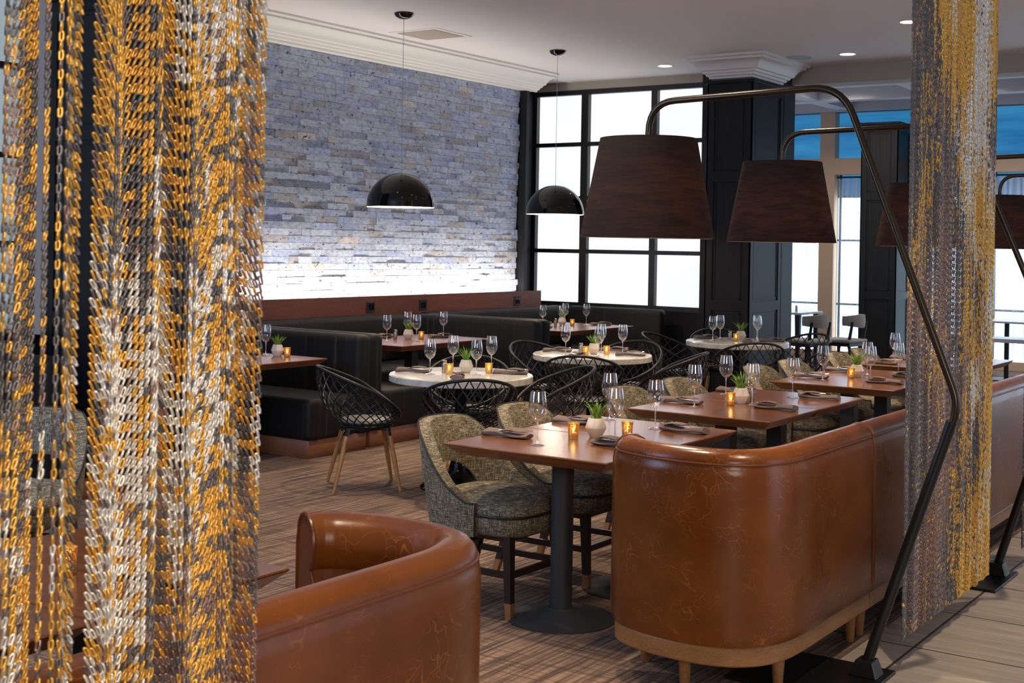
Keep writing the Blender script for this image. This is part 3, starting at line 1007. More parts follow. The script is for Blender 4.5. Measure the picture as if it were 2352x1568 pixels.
# ------------------------------------------------------------------ black basket chair (faces +X)
def make_basket():
    t = thing('basket_chair', 'basket', 'chair')
    def rim(ph):
        c_, s_ = math.cos(ph), math.sin(ph)          # ph=0 front, pi back
        k = (1 - c_) / 2
        z_ = 0.475 + 0.315 * k ** 0.75
        x_ = 0.235 * c_ if c_ > 0 else 0.315 * c_
        y_ = (0.305 - 0.02 * k) * s_
        return Vector((x_, y_, z_))
    def base(ph):
        return Vector((0.015 + 0.17 * math.cos(ph), 0.165 * math.sin(ph), 0.415))
    def surf(ph, u):
        a, b = rim(ph), base(ph)
        w = 1 - (1 - u) ** 1.0
        bul = 0.045 * math.sin(PI * u) * (0.4 + 0.6 * (1 - math.cos(ph)) / 2)
        p = a.lerp(b, w)
        d = Vector((p.x, p.y, 0))
        if d.length > 1e-4: d.normalize()
        # keep the wall steep first, then sweep under
        p2 = Vector((a.x + (b.x - a.x) * u ** 1.7, a.y + (b.y - a.y) * u ** 1.7, a.z + (b.z - a.z) * u ** 0.85))
        return p2 + d * bul * 0.4
    N = 64
    MB().tube([rim(2 * PI * k / N) for k in range(N)], 0.011, 8, closed=True).build('rim', wicker, t, smooth=60)
    lt = MB()
    n = 24
    for k in range(n):
        for s in (1, -1):
            p0 = 2 * PI * (k + (0.5 if s > 0 else 0.5)) / n
            pts = [surf(p0 + s * R(58) * u / 9.0, u / 9.0) for u in range(10)]
            lt.tube(pts, 0.0042, 4)
    lt.build('lattice', wicker, t, smooth=60)
    MB().lathe([(0.175, 0.405), (0.18, 0.415), (0.17, 0.424)], 32, (0.015, 0)).build('seat_ring', wicker, t)
    MB().lathe([(0.165, 0.424), (0.178, 0.437), (0.165, 0.452), (0.10, 0.458)], 28, (0.015, 0)).build('seat_pad', seatpad, t)
    uf = MB()
    uf.tube([(0.15, -0.13, 0.395), (0.15, 0.13, 0.395), (-0.13, 0.13, 0.395), (-0.13, -0.13, 0.395)], 0.009, 6, closed=True)
    uf.build('underframe', blackm, t)
    for sx, sy in ((1, 1), (1, -1), (-1, 1), (-1, -1)):
        p0 = Vector((0.13 * sx + 0.01, 0.13 * sy, 0.40)); p1 = Vector((0.215 * sx + 0.0, 0.205 * sy, 0.0))
        q0 = p0.lerp(p1, 0.12)
        lg = MB().tube([q0, p0.lerp(p1, 0.5), p1], [0.0165, 0.016, 0.010], 10).build('leg', oak, t)
        MB().tube([p0, p0.lerp(p1, 0.30)], 0.0175, 8, flat=0.5).build('leg_bracket', blackm, lg)
    return t


bc = make_basket()


def chair_at(c, ang, d, face, lb):
    x, y = c[0] + d * math.cos(R(ang)), c[1] + d * math.sin(R(ang))
    place(bc, (x, y, 0), R(face), lb, 'black lattice basket chairs at the round tables')


chair_at(CA, 217, 0.63, 48, 'black lattice basket chair left of the nearest round table, legs in full view')
chair_at(CA, 313, 0.47, 133, 'black lattice basket chair with its back to the camera at the nearest round table')
chair_at(CA, 50, 0.60, 226, 'black lattice basket chair on the right of the nearest round table')
chair_at(CA, 122, 0.66, 302, 'black lattice basket chair behind the nearest round table')
chair_at(CB, 165, 0.55, 345, 'black lattice basket chair on the left of the middle round table')
chair_at(CB, 293, 0.45, 113, 'black lattice basket chair with its back to the camera at the middle round table')
chair_at(CB, 18, 0.60, 200, 'black lattice basket chair on the right of the middle round table')
chair_at(CB, 98, 0.75, 278, 'black lattice basket chair behind the middle round table')
chair_at(CC, 190, 0.60, 10, 'black lattice basket chair on the left of the farthest round table')
chair_at(CC, 308, 0.50, 128, 'black lattice basket chair with its back to the camera at the farthest round table')
chair_at(CC, 68, 0.78, 250, 'black lattice basket chair on the right of the farthest round table')
chair_at(CC, 126, 0.85, 306, 'black lattice basket chair behind the farthest round table')


# ------------------------------------------------------------------ leather banquettes
XO = -1.78
SHELL = [(0.010, 0.20), (0.0, 0.23), (0.0, 0.60), (0.0, 0.80), (0.004, 0.825), (0.010, 0.838), (0.008, 0.846), (0.014, 0.862), (0.030, 0.880), (0.055, 0.890), (0.085, 0.888),
         (0.112, 0.874), (0.130, 0.850), (0.135, 0.815), (0.128, 0.775), (0.112, 0.752), (0.122, 0.735), (0.146, 0.70), (0.155, 0.62), (0.155, 0.40), (0.155, 0.20)]


def path_shell(path, prof, name, m, parent, smooth=45):
    n = len(path)
    rings = []
    for i in range(n):
        d = (path[min(i + 1, n - 1)] - path[max(i - 1, 0)]).normalized()
        nrm = Vector((-d.y, d.x))      # left of travel = inside
        rings.append([(path[i].x + nrm.x * o_, path[i].y + nrm.y * o_, z_) for o_, z_ in prof])
    o = MB().rings(rings).build(name, m, parent, smooth=smooth)
    return fixn(o)


def offset_path(path, off):
    n = len(path)
    out = []
    for i in range(n):
        d = (path[min(i + 1, n - 1)] - path[max(i - 1, 0)]).normalized()
        out.append(Vector((path[i].x - d.y * off, path[i].y + d.x * off)))
    return out


def smooth_path(ctrl, step=10):
    pts = []
    cp = [ctrl[0]] + ctrl + [ctrl[-1]]
    for i in range(1, len(cp) - 2):
        p0, p1, p2, p3 = [Vector(p) for p in cp[i - 1:i + 3]]
        for k in range(step):
            u = k / step
            pts.append(0.5 * ((2 * p1) + (-p0 + p2) * u + (2 * p0 - 5 * p1 + 4 * p2 - p3) * u * u + (-p0 + 3 * p1 - 3 * p2 + p3) * u ** 3))
    pts.append(Vector(ctrl[-1]))
    return pts


def banquette(label, y0, y1, nose=0):
    """one section; nose=-1 rounded near end at y0, nose=+1 rounded far end at y1"""
    w = thing('leather_banquette', label, 'banquette', (0, 0, 0), 0, 'cognac leather banquette sections')
    rel = [(-0.0, 0.62), (0.0, 0.38), (-0.012, 0.24), (-0.05, 0.13), (-0.12, 0.05), (-0.215, 0.008), (-0.33, -0.004), (-0.45, 0.01), (-0.56, 0.05), (-0.62, 0.10), (-0.65, 0.15)]
    rel = [(a * (1.06 if nose == -1 else 0.975), b) for a, b in rel]
    if nose == -1:
        ctrl = [(XO, y1), (XO, (y1 + y0 + 0.62) / 2)] + [(XO + a, y0 + b) for a, b in rel]
        path = smooth_path(ctrl)
        path = path[::-1]            # travel so that inside is on the left: from arm end round to the back, going +Y
    elif nose == 1:
        ctrl = [(XO, y0), (XO, (y0 + y1 - 0.62) / 2)] + [(XO + a, y1 - b) for a, b in rel]
        path = smooth_path(ctrl)
    else:
        path = [Vector((XO, y0 + (y1 - y0) * k / 6)) for k in range(7)]
    path_shell(path, SHELL, 'backrest', leather, w)
    bk = w.children[-1]
    op = offset_path(path, 0.009)
    MB().tube([(p.x, p.y, 0.842) for p in op], 0.0045, 6).build('top_piping', leather_pipe, bk)
    # end welts
    for idx in ((0, -1)):
        d = (path[min(1, len(path) - 1)] - path[0]).normalized() if idx == 0 else (path[-1] - path[-2]).normalized()
        nr = Vector((-d.y, d.x))
        pt = path[0] if idx == 0 else path[-1]
        MB().tube([(pt.x + nr.x * o_, pt.y + nr.y * o_, z_) for o_, z_ in SHELL[1:-1]], 0.005, 6).build('end_welt', leather_pipe, bk)
    # wooden rail under the shell
    path_shell(path, [(0.018, 0.13), (0.014, 0.135), (0.014, 0.192), (0.02, 0.202), (0.14, 0.202), (0.14, 0.13)], 'base_rail', rail_wood, w, 30)
    # seat: fills the inside
    inn = offset_path(path, 0.150)
    xf = -2.49
    poly = [Vector((p.x, p.y)) for p in inn]
    if nose:
        poly = [p for p in poly]
    if nose == -1:
        ring = poly + [Vector((xf, poly[-1].y)), Vector((xf, poly[0].y + 0.06)), Vector((xf + 0.02, poly[0].y + 0.02))]
    elif nose == 1:
        ring = poly + [Vector((xf + 0.02, poly[-1].y - 0.02)), Vector((xf, poly[-1].y - 0.06)), Vector((xf, poly[0].y))]
    else:
        ring = poly + [Vector((xf, poly[-1].y)), Vector((xf, poly[0].y))]
    cx = sum(p.x for p in ring) / len(ring); cy = sum(p.y for p in ring) / len(ring)
    def sr(s_, z_):
        return [(cx + (p.x - cx) * s_, cy + (p.y - cy) * s_, z_) for p in ring]
    fixn(MB().rings([sr(0.97, 0.20), sr(0.985, 0.22), sr(0.985, 0.32), sr(0.96, 0.335)]).build('seat_base', leather, w, smooth=40))
    so = fixn(MB().rings([sr(0.965, 0.335), sr(1.0, 0.35), sr(1.006, 0.40), sr(0.995, 0.44), sr(0.95, 0.462), sr(0.85, 0.468)]).build('seat_cushion', leather, w, smooth=50))
    MB().tube([(p[0], p[1], 0.452) for p in sr(0.985, 0)], 0.004, 6, closed=True).build('seat_piping', leather_pipe, so)
    # legs
    ly0, ly1 = y0 + (0.30 if nose == -1 else 0.05), y1 - (0.30 if nose == 1 else 0.05)
    spots = [(XO - 0.075, ly0), (XO - 0.075, ly1), (-2.40, ly0 - (0.0)), (-2.40, ly1)]
    if nose == -1: spots.append((-2.13, y0 + 0.10))
    if nose == 1: spots.append((-2.13, y1 - 0.10))
    for (x_, y_) in spots:
        MB().lathe([(0.016, 0.0), (0.017, 0.004), (0.026, 0.132)], 14, (x_, y_)).build('leg', rail_wood, w)
    return w


banquette('cognac leather banquette section with a rounded end, standing large at the front right', 4.155, 5.25, -1)
banquette('cognac leather banquette section joined behind the rounded front one', 5.262, 6.9, 0)
banquette('cognac leather banquette section whose top shows right of the right chain curtain', 6.912, 8.6, 0)
banquette('cognac leather banquette section farthest along the row', 8.612, 10.6, 0)
banquette('cognac leather banquette with a curved end at the bottom left, seen from behind', 0.9, 2.68, 1)


# ------------------------------------------------------------------ arc floor lamps
def arc_pts(ctrl, rads, step=7):
    """polyline with rounded corners"""
    out = [Vector(ctrl[0])]
    for i in range(1, len(ctrl) - 1):
        p, a, b = Vector(ctrl[i]), Vector(ctrl[i - 1]), Vector(ctrl[i + 1])
        r_ = rads[i - 1]
        pa = p + (a - p).normalized() * r_
        pb = p + (b - p).normalized() * r_
        for k in range(step + 1):
            u = k / step
            out.append(pa.lerp(p, u).lerp(p.lerp(pb, u), u))
    out.append(Vector(ctrl[-1]))
    return out


def floor_lamp(label, yf, ysd, xs=-2.70, dz=0.0):
    w = thing('floor_lamp', label, 'floor lamp', (-1.64, yf, 0), 0, 'arched floor lamps with brown drum shades')
    dy = ysd - yf
    L = lambda X, k, Z: (X + 1.64, dy * k, Z)
    plate = MB().box(-0.42, 0.075, -0.33, 0.12, 0.0, 0.014).build('base_plate', polem, w, smooth=0, bevel=0.003)
    MB().rings([[(-0.055, -0.045, 0.014), (0.055, -0.045, 0.014), (0.055, 0.045, 0.014), (-0.055, 0.045, 0.014)],
                [(-0.03, -0.035, 0.075), (0.035, -0.035, 0.075), (0.035, 0.035, 0.075), (-0.03, 0.035, 0.075)]]).build('foot_block', polem, w, smooth=0, bevel=0.004)
    MB().tube([L(-1.64, 0, 0.05), L(-1.353, 0.3, 0.985)], 0.0205, 14).build('lower_pole', polem, w)
    p = arc_pts([L(-1.353, 0.3, 0.97), L(-1.33, 0.32, 1.05), L(-1.81, 0.7, 2.245), L(xs, 1.0, 2.245 - 0.02), L(xs, 1.0, 2.06)], [0.06, 0.13, 0.13])
    MB().tube(p, 0.0145, 14).build('upper_pole', bronze, w, smooth=60)
    zt, zb_ = 2.07, 1.645
    sx, sy = xs + 1.64, dy
    sh = MB().lathe([(0.208, zt), (0.288, zb_), (0.284, zb_ - 0.002), (0.204, zt - 0.004)], 64, (sx, sy), False, False)
    sh.build('lamp_shade', shade_m, w, smooth=60)
    MB().lathe([(0.206, zt - 0.003), (0.208, zt), (0.001, zt - 0.003), (0.0, zt - 0.004)], 64, (sx, sy), False, False).build('shade_top', shade_m, w)
    MB().tube([L(xs, 1.0, 2.07), L(xs, 1.0, 1.93)], 0.012, 10).build('socket', blackm, w)
    MB().lathe([(0.012, 1.93), (0.03, 1.89), (0.036, 1.85), (0.025, 1.815), (0.0, 1.805)], 16, (sx, sy)).build('bulb', bulbm, w)
    light('POINT', 'floor_lamp_glow', (xs, ysd, 1.78), 26, (1.0, 0.72, 0.46), 0.05)
    return w


floor_lamp('arched floor lamp nearest the camera, its brown drum shade over the front wooden table', 4.78, 4.93, -2.685)
floor_lamp('arched floor lamp second in the row, its brown shade in front of the dark column', 6.68, 6.52, -2.74)
floor_lamp('arched floor lamp third in the row, its shade half hidden by the right chain curtain', 8.75, 8.85, -2.72)
floor_lamp('arched floor lamp farthest in the row, its shade right of the right chain curtain', 10.7, 10.8, -2.68)


# ------------------------------------------------------------------ tableware
def make_glass():
    t = thing('wine_glass', 'glass', 'wine glass')
    MB().lathe([(0.0338, 0.0012), (0.034, 0.0025), (0.020, 0.005), (0.006, 0.010), (0.0038, 0.018), (0.0034, 0.05), (0.0036, 0.085), (0.0065, 0.098),
                ], 20, cap0=True, cap1=False).build('stem', stemm, t, smooth=60)
    MB().lathe([(0.0065, 0.098), (0.020, 0.107), (0.032, 0.122), (0.0385, 0.142), (0.040, 0.158), (0.0385, 0.185), (0.034, 0.215), (0.0315, 0.230), (0.0305, 0.2302), (0.033, 0.215), (0.0374, 0.185)], 28, cap0=True, cap1=False).build('bowl', glassm, t, smooth=60)
    return t


def make_plant(seed, seg, tall):
    r_ = random.Random(seed)
    t = thing('potted_plant', 'plant', 'plant')
    rot = r_.uniform(0, 1)
    rings = []
    for (rr, z_) in ((0.026, 0), (0.029, 0.004), (0.0475, 0.040), (0.0480, 0.044), (0.035, 0.082), (0.031, 0.086), (0.029, 0.083), (0.028, 0.078)):
        rings.append([(rr * math.cos(2 * PI * (k + rot) / seg), rr * math.sin(2 * PI * (k + rot) / seg), z_) for k in range(seg)])
    MB().rings(rings).build('pot', ceramic, t, smooth=22 if seg < 12 else 30)
    b = MB()
    for k in range(46):
        a = r_.uniform(0, 2 * PI)
        r0 = r_.uniform(0, 0.02)
        ln = tall * r_.uniform(0.6, 1.0)
        out = r_.uniform(0.15, 0.75) * ln
        pts, rad = [], []
        for j in range(5):
            u = j / 4
            rr = r0 + out * u ** 1.6
            pts.append((rr * math.cos(a), rr * math.sin(a), 0.075 + ln * (u - 0.28 * u * u * (out / ln))))
            rad.append(0.0042 * (1 - u) ** 0.6 + 0.0004)
        b.tube(pts, rad, 5, flat=0.35)
    b.build('foliage', leafm, t, smooth=60)
    return t


def make_votive():
    t = thing('candle_holder', 'votive', 'candle holder')
    MB().lathe([(0.0215, 0.0), (0.0225, 0.003), (0.0265, 0.066), (0.0272, 0.070), (0.0250, 0.069), (0.0210, 0.008), (0.0, 0.008)], 24, cap0=True, cap1=False).build('glass_cup', gold, t, smooth=50)
    c = MB().lathe([(0.017, 0.009), (0.017, 0.026), (0.004, 0.026)], 16).build('candle', wax, t)
    MB().lathe([(0.0, 0.028), (0.0045, 0.033), (0.0035, 0.042), (0.0, 0.051)], 8).build('flame', flame, c)
    return t


def make_shaker():
    t = thing('salt_shaker', 'shaker', 'shaker')
    MB().lathe([(0.016, 0.0), (0.017, 0.002), (0.017, 0.060), (0.016, 0.064)], 20).build('body', shaker_m, t, smooth=40)
    MB().lathe([(0.0168, 0.064), (0.0172, 0.068), (0.0165, 0.082), (0.010, 0.086)], 20).build('cap', steel, t, smooth=40)
    return t


def make_napkin(seed):
    r_ = random.Random(seed)
    t = thing('napkin', 'napkin', 'napkin')
    # long folded roll with a pocket: length along X
    rings = []
    for i in range(15):
        u = i / 14
        x_ = -0.115 + 0.23 * u
        wv = 0.036 + 0.006 * math.sin(u * 9 + seed)
        hh = 0.024 + 0.006 * math.sin(u * 5 + seed) * (0.3 + u) + (0.005 if u < 0.4 else 0)
        rg_ = []
        for k in range(14):
            a = 2 * PI * k / 14
            rg_.append((x_ + 0.006 * math.sin(a), wv * math.cos(a) * (1 + 0.06 * math.sin(3 * a + seed)), max(0.0008, hh / 2 + hh / 2 * math.sin(a) * (1 + 0.25 * math.sin(2 * a + u * 4)))))
        rings.append(rg_)
    o = MB().rings(rings).build('folded_cloth', napm, t, smooth=60)
    # overlapping flap
    fl = []
    for i in range(8):
        u = i / 7
        x_ = -0.02 + 0.10 * u
        fl.append([(x_ + 0.02 * math.sin(a_ / 6 * PI), -0.036 + 0.072 * a_ / 6, 0.029 + 0.006 * math.sin(u * PI) + 0.003 * math.sin(a_ * 1.3)) for a_ in range(7)])
    f = MB().rings(fl, False, False, closed=False).build('pocket_flap', napm, t, smooth=60)
    sm = f.modifiers.new('thick', 'SOLIDIFY'); sm.thickness = 0.002
    return t


def make_fork():
    t = thing('fork', 'fork', 'fork')
    hd = MB().tube([(-0.07, 0, 0.0035), (-0.02, 0, 0.002), (0.02, 0, 0.004), (0.04, 0, 0.005)], [0.005, 0.0035, 0.003, 0.007], 6, flat=0.35)
    hd.build('handle', steel, t)
    tn = MB()
    for k in range(4):
        y_ = -0.0085 + 0.0057 * k
        tn.tube([(0.04, y_ * 0.7, 0.005), (0.055, y_, 0.003), (0.08, y_, 0.007)], [0.0022, 0.0016, 0.0008], 5)
    tn.build('tines', steel, t)
    return t


def make_knife():
    t = thing('table_knife', 'knife', 'knife')
    MB().tube([(-0.07, 0, 0.0035), (0.0, 0, 0.003)], [0.005, 0.004], 6, flat=0.5).build('handle', steel, t)
    MB().tube([(0.0, 0, 0.003), (0.05, 0.001, 0.003), (0.09, 0.0, 0.003)], [0.004, 0.0075, 0.001], 6, flat=0.15).build('blade', steel, t)
    return t


p_glass, p_vot, p_shk = make_glass(), make_votive(), make_shaker()
p_plants = [make_plant(1, 24, 0.10), make_plant(2, 8, 0.115), make_plant(3, 8, 0.10)]
p_naps = [make_napkin(1.0), make_napkin(2.7)]
p_fork, p_knife = make_fork(), make_knife()

WARE = {
    'T1': dict(nm='the front wooden table', glass=[(-3.04, 4.64, 'nearest the left edge'), (-2.86, 4.99, 'close to the leather banquette'), (-3.22, 5.56, 'behind the potted plant'), (-2.89, 5.42, 'at the far end')],
               pot=[(-2.97, 5.01)], vot=[(-3.02, 4.90, 'left of the plant'), (-2.86, 5.10, 'right of the plant')],
               nap=[(-3.27, 4.75, 'at the near left seat', 0), (-3.27, 5.33, 'at the far left seat', 0), (-2.76, 4.83, 'at the near right seat', 175), (-2.74, 5.42, 'at the far right seat', 182)]),
    'T2': dict(nm='the second wooden table', glass=[(-3.12, 6.29, 'nearest the left edge'), (-3.26, 6.98, 'behind the plant'), (-2.92, 6.59, 'right of the plant'), (-2.9, 7.11, 'at the far end')],
               pot=[(-3.01, 6.64)], vot=[(-3.01, 6.51, 'in front of the plant')], shk=[(-2.98, 6.73)],
               nap=[(-2.76, 6.53, 'at the near right seat', 176), (-2.76, 7.16, 'at the far right seat', 184), (-3.26, 6.42, 'at the near left seat', 0), (-3.26, 7.12, 'at the far left seat', 2)]),
    'T3': dict(nm='the third wooden table', glass=[(-3.13, 8.18, 'nearest the left edge'), (-2.88, 8.38, 'right of the candle'), (-3.03, 8.75, 'behind the plant'), (-2.85, 8.86, 'at the far end')],
               pot=[(-3.04, 8.57)], vot=[(-3.04, 8.46, 'in front of the plant')],
               nap=[(-3.26, 8.30, 'at the near left seat', 0), (-3.26, 8.90, 'at the far left seat', 3), (-2.76, 8.30, 'at the near right seat', 178), (-2.75, 8.80, 'at the far right seat', 184)]),
    'T4': dict(nm='the fourth wooden table', glass=[(-3.22, 9.92, 'beside the chain curtain')], nap=[(-3.26, 9.74, 'at the near left seat', 0), (-3.26, 10.30, 'at the far left seat', 2)]),
    'A': dict(nm='the nearest round table', glass=[(-5.24, 6.70, 'at the left'), (-5.33, 7.07, 'behind the plant'), (-4.98, 6.86, 'in front of the plant'), (-5.13, 7.24, 'at the right')],
              pot=[(-5.13, 6.95)], vot=[(-5.14, 6.78, 'left of the plant'), (-4.98, 7.0, 'right of the plant')], shk=[(-5.22, 6.83)],
              nap=[(-5.40, 6.73, 'at the left', 30), (-4.86, 7.08, 'at the right', 30), (-4.95, 6.62, 'at the near side', 125)]),
    'B': dict(nm='the middle round table', glass=[(-5.43, 8.67, 'at the left'), (-5.13, 8.68, 'in front of the plant'), (-5.35, 9.09, 'behind the plant'), (-5.17, 9.12, 'at the right')],
              pot=[(-5.29, 8.87)], vot=[(-5.28, 8.73, 'left of the plant'), (-5.19, 8.90, 'right of the plant')], shk=[(-5.38, 8.82)],
              nap=[(-5.62, 8.85, 'at the left', 35), (-5.25, 8.55, 'at the near side', 100), (-5.0, 8.95, 'at the right', 30), (-5.32, 9.24, 'at the far side', 20)]),
    'C': dict(nm='the farthest round table', glass=[(-5.27, 10.98, 'at the left'), (-5.29, 11.18, 'left of the shaker'), (-4.99, 11.36, 'at the right'), (-5.07, 11.52, 'at the far right')],
              pot=[(-5.12, 11.27)], vot=[(-5.1, 11.12, 'beside the plant')], shk=[(-5.20, 11.2)],
              nap=[(-5.46, 11.22, 'at the left', 62), (-4.82, 11.30, 'at the right', 30), (-4.93, 11.0, 'at the near side', 110)]),
    'U1': dict(nm='the nearest booth table', glass=[(-6.98, 6.94, 'beside the plant')], pot=[(-6.88, 6.96)], vot=[(-6.77, 6.95, 'at the table corner')], nap=[(-7.16, 6.95, 'at the far seat', 0)]),
    'U2': dict(nm='the middle booth table', glass=[(-7.26, 8.67, 'at the left'), (-7.13, 8.92, 'in front of the plant'), (-7.50, 9.25, 'behind the plant'), (-7.31, 9.54, 'at the right')],
               pot=[(-7.32, 9.04)], vot=[(-7.22, 9.10, 'right of the plant')], shk=[(-7.38, 8.93)], nap=[(-7.48, 8.62, 'at the near side', 60), (-7.56, 8.96, 'at the wall side', 80), (-7.25, 9.42, 'at the far side', 70)]),
    'U3': dict(nm='the corner booth table', glass=[(-7.48, 11.48, 'at the left'), (-7.25, 11.50, 'in front of the plant'), (-7.54, 12.02, 'behind the plant'), (-7.33, 12.12, 'at the right')],
               pot=[(-7.44, 11.80)], vot=[(-7.36, 11.88, 'right of the plant')], shk=[(-7.41, 11.62)], nap=[(-7.36, 11.28, 'at the near side', 60), (-7.64, 11.74, 'at the wall side', 85), (-7.2, 12.22, 'at the far side', 60)]),
    'N': dict(nm='the bottom left table', glass=[(-2.69, 2.31, 'at the far side'), (-2.99, 2.02, 'near its left edge')], pot=[(-2.80, 1.86)], vot=[(-2.77, 2.07, 'beside the plant')], nap=[(-2.56, 2.18, 'at the far right seat', 180)]),
}
pk = {'T1': 0, 'T2': 1, 'T3': 1, 'A': 1, 'B': 2, 'C': 1, 'U1': 2, 'U2': 2, 'U3': 1, 'N': 0}
TZ = 0.7505
for key, d in WARE.items():
    nm = d['nm']
    for (x, y, lb) in d.get('glass', []):
        place(p_glass, (x, y, TZ), random.uniform(0, 3), 'empty stemmed wine glass %s on %s' % (lb, nm), 'wine glasses on the tables')
    for (x, y) in d.get('pot', []):
        place(p_plants[pk[key]], (x, y, TZ), random.uniform(0, 6), 'small green grass plant in a cream pot on %s' % nm, 'potted plants on the tables')
    for (x, y, lb) in d.get('vot', []):
        place(p_vot, (x, y, TZ), random.uniform(0, 6), 'gold mercury glass candle holder %s on %s' % (lb, nm), 'gold candle holders on the tables')
        light('POINT', 'candle_glow', (x, y, TZ + 0.05), 0.08, (1.0, 0.75, 0.42), 0.012)
    for (x, y) in d.get('shk', []):
        place(p_shk, (x, y, TZ), 0, 'metal salt shaker beside the plant on %s' % nm, 'metal shakers on the tables')
    for k, (x, y, lb, an) in enumerate(d.get('nap', [])):
        a = R(an + random.uniform(-4, 4))
        place(p_naps[k % 2], (x, y, TZ), a, 'folded taupe napkin %s of %s' % (lb, nm), 'folded napkins on the tables')
        for (pr, off, da, n2) in ((p_fork, 0.011, 0.30, 'steel fork'), (p_knife, -0.010, 0.12, 'steel knife')):
            ox = 0.035
            place(pr, (x + ox * math.cos(a) - off * math.sin(a), y + ox * math.sin(a) + off * math.cos(a), TZ + 0.026), a + da, '%s tucked in the napkin %s of %s' % (n2, lb, nm), n2 + 's in the napkins')


# ------------------------------------------------------------------ far room furniture
greyf = mat('grey_upholstery', (0.30, 0.28, 0.27), 0.7)
darkw = mat('dark_stained_wood', (0.012, 0.012, 0.018), 0.4)


def make_far_chair():
    t = thing('side_chair', 'far', 'chair')
    n = 13
    L0, L1 = [], []
    rings = []
    for i in range(n):
        a = R(-58 + 116 * i / (n - 1))
        x_, y_ = -0.30 * math.cos(a) + 0.06, 0.30 * math.sin(a) * 0.85
        e_ = 0.03 * abs(i - 6) / 6
        rings.append([(x_, y_, 0.62 + e_), (x_ - 0.028, y_ * 1.02, 0.62 + e_), (x_ - 0.036, y_ * 1.03, 0.70), (x_ - 0.03, y_ * 1.03, 0.80 - e_), (x_, y_, 0.80 - e_), (x_ + 0.005, y_, 0.71)])
    fixn(MB().rings(rings).build('backrest', greyf, t, smooth=50))
    MB().box(-0.22, 0.23, -0.23, 0.23, 0.425, 0.47).build('seat', greyf, t, smooth=50, bevel=0.02, bseg=3)
    MB().box(-0.2, 0.2, -0.2, 0.2, 0.38, 0.425).build('seat_frame', darkw, t, smooth=0)
    for sy in (1, -1):
        MB().tube([(-0.22, 0.17 * sy, 0.70), (-0.17, 0.17 * sy, 0.42), (-0.25, 0.19 * sy, 0.0)], [0.017, 0.024, 0.014], 8).build('leg', darkw, t)
        MB().tube([(0.17, 0.18 * sy, 0.42), (0.20, 0.19 * sy, 0.0)], [0.024, 0.014], 8).build('leg', darkw, t)
    return t


fc = make_far_chair()
place(fc, (-6.28, 15.86, 0), R(160), 'grey curved-back side chair with its back to us at the far window table', 'grey side chairs in the far room')
place(fc, (-5.98, 16.35, 0), R(170), 'grey curved-back side chair right beside the other at the far window table', 'grey side chairs in the far room')
place(fc, (-6.93, 15.62, 0), R(90), 'grey side chair half hidden behind the dark column', 'grey side chairs in the far room')
place(fc, (-3.3, 16.4, 0), R(160), 'grey side chair right of the right chain curtain by the far windows', 'grey side chairs in the far room')
topm = mat('pale_stone_top', (0.5, 0.5, 0.52), 0.25)
ft = thing('side_table', 'pale topped table with dark tapered legs by the far windows', 'table', (-7.1, 16.95, 0), R(0))
MB().box(-0.75, 0.45, -0.40, 0.40, 0.735, 0.765).build('tabletop', topm, ft, smooth=0, bevel=0.004)
for sx in (-0.68, 0.38):
    for sy in (-0.33, 0.33):
        MB().rings([[(sx - 0.035, sy - 0.035, 0.735), (sx + 0.035, sy - 0.035, 0.735), (sx + 0.035, sy + 0.035, 0.735), (sx - 0.035, sy + 0.035, 0.735)],
                    [(sx - 0.02, sy - 0.02, 0.0), (sx + 0.02, sy - 0.02, 0.0), (sx + 0.02, sy + 0.02, 0.0), (sx - 0.02, sy + 0.02, 0.0)]]).build('leg', darkw, ft, smooth=0)
        fixn(ft.children[-1])
place(p_plants[0], (-6.98, 16.85, 0.766), 1, 'small green plant in a round cream pot on the far window table', 'potted plants on the tables')
place(p_shk, (-6.86, 16.9, 0.766), 0, 'metal shaker beside the pot on the far window table', 'metal shakers on the tables')
rt = thing('cafe_table', 'small table on a pedestal right of the right chain curtain by the far windows', 'table', (-4.15, 17.2, 0))
MB().box(-0.45, 0.35, -0.35, 0.35, 0.735, 0.76).build('tabletop', topm, rt, smooth=0, bevel=0.004)
MB().lathe([(0.25, 0), (0.25, 0.012), (0.03, 0.03), (0.03, 0.735)], 24).build('pedestal', darkw, rt)
bt = thing('bench', 'low dark wood bench with a pale top right of the right chain curtain', 'bench', (-3.25, 13.9, 0))
MB().box(-0.75, 0.75, -0.20, 0.20, 0.70, 0.74).build('bench_top', topm, bt, smooth=0, bevel=0.004)
for sx in (-0.62, 0.62):
    for sy in (-0.14, 0.14):
        MB().tube([(sx, sy, 0.70), (sx * 1.08, sy * 1.1, 0)], [0.03, 0.018], 8).build('leg', darkw, bt)


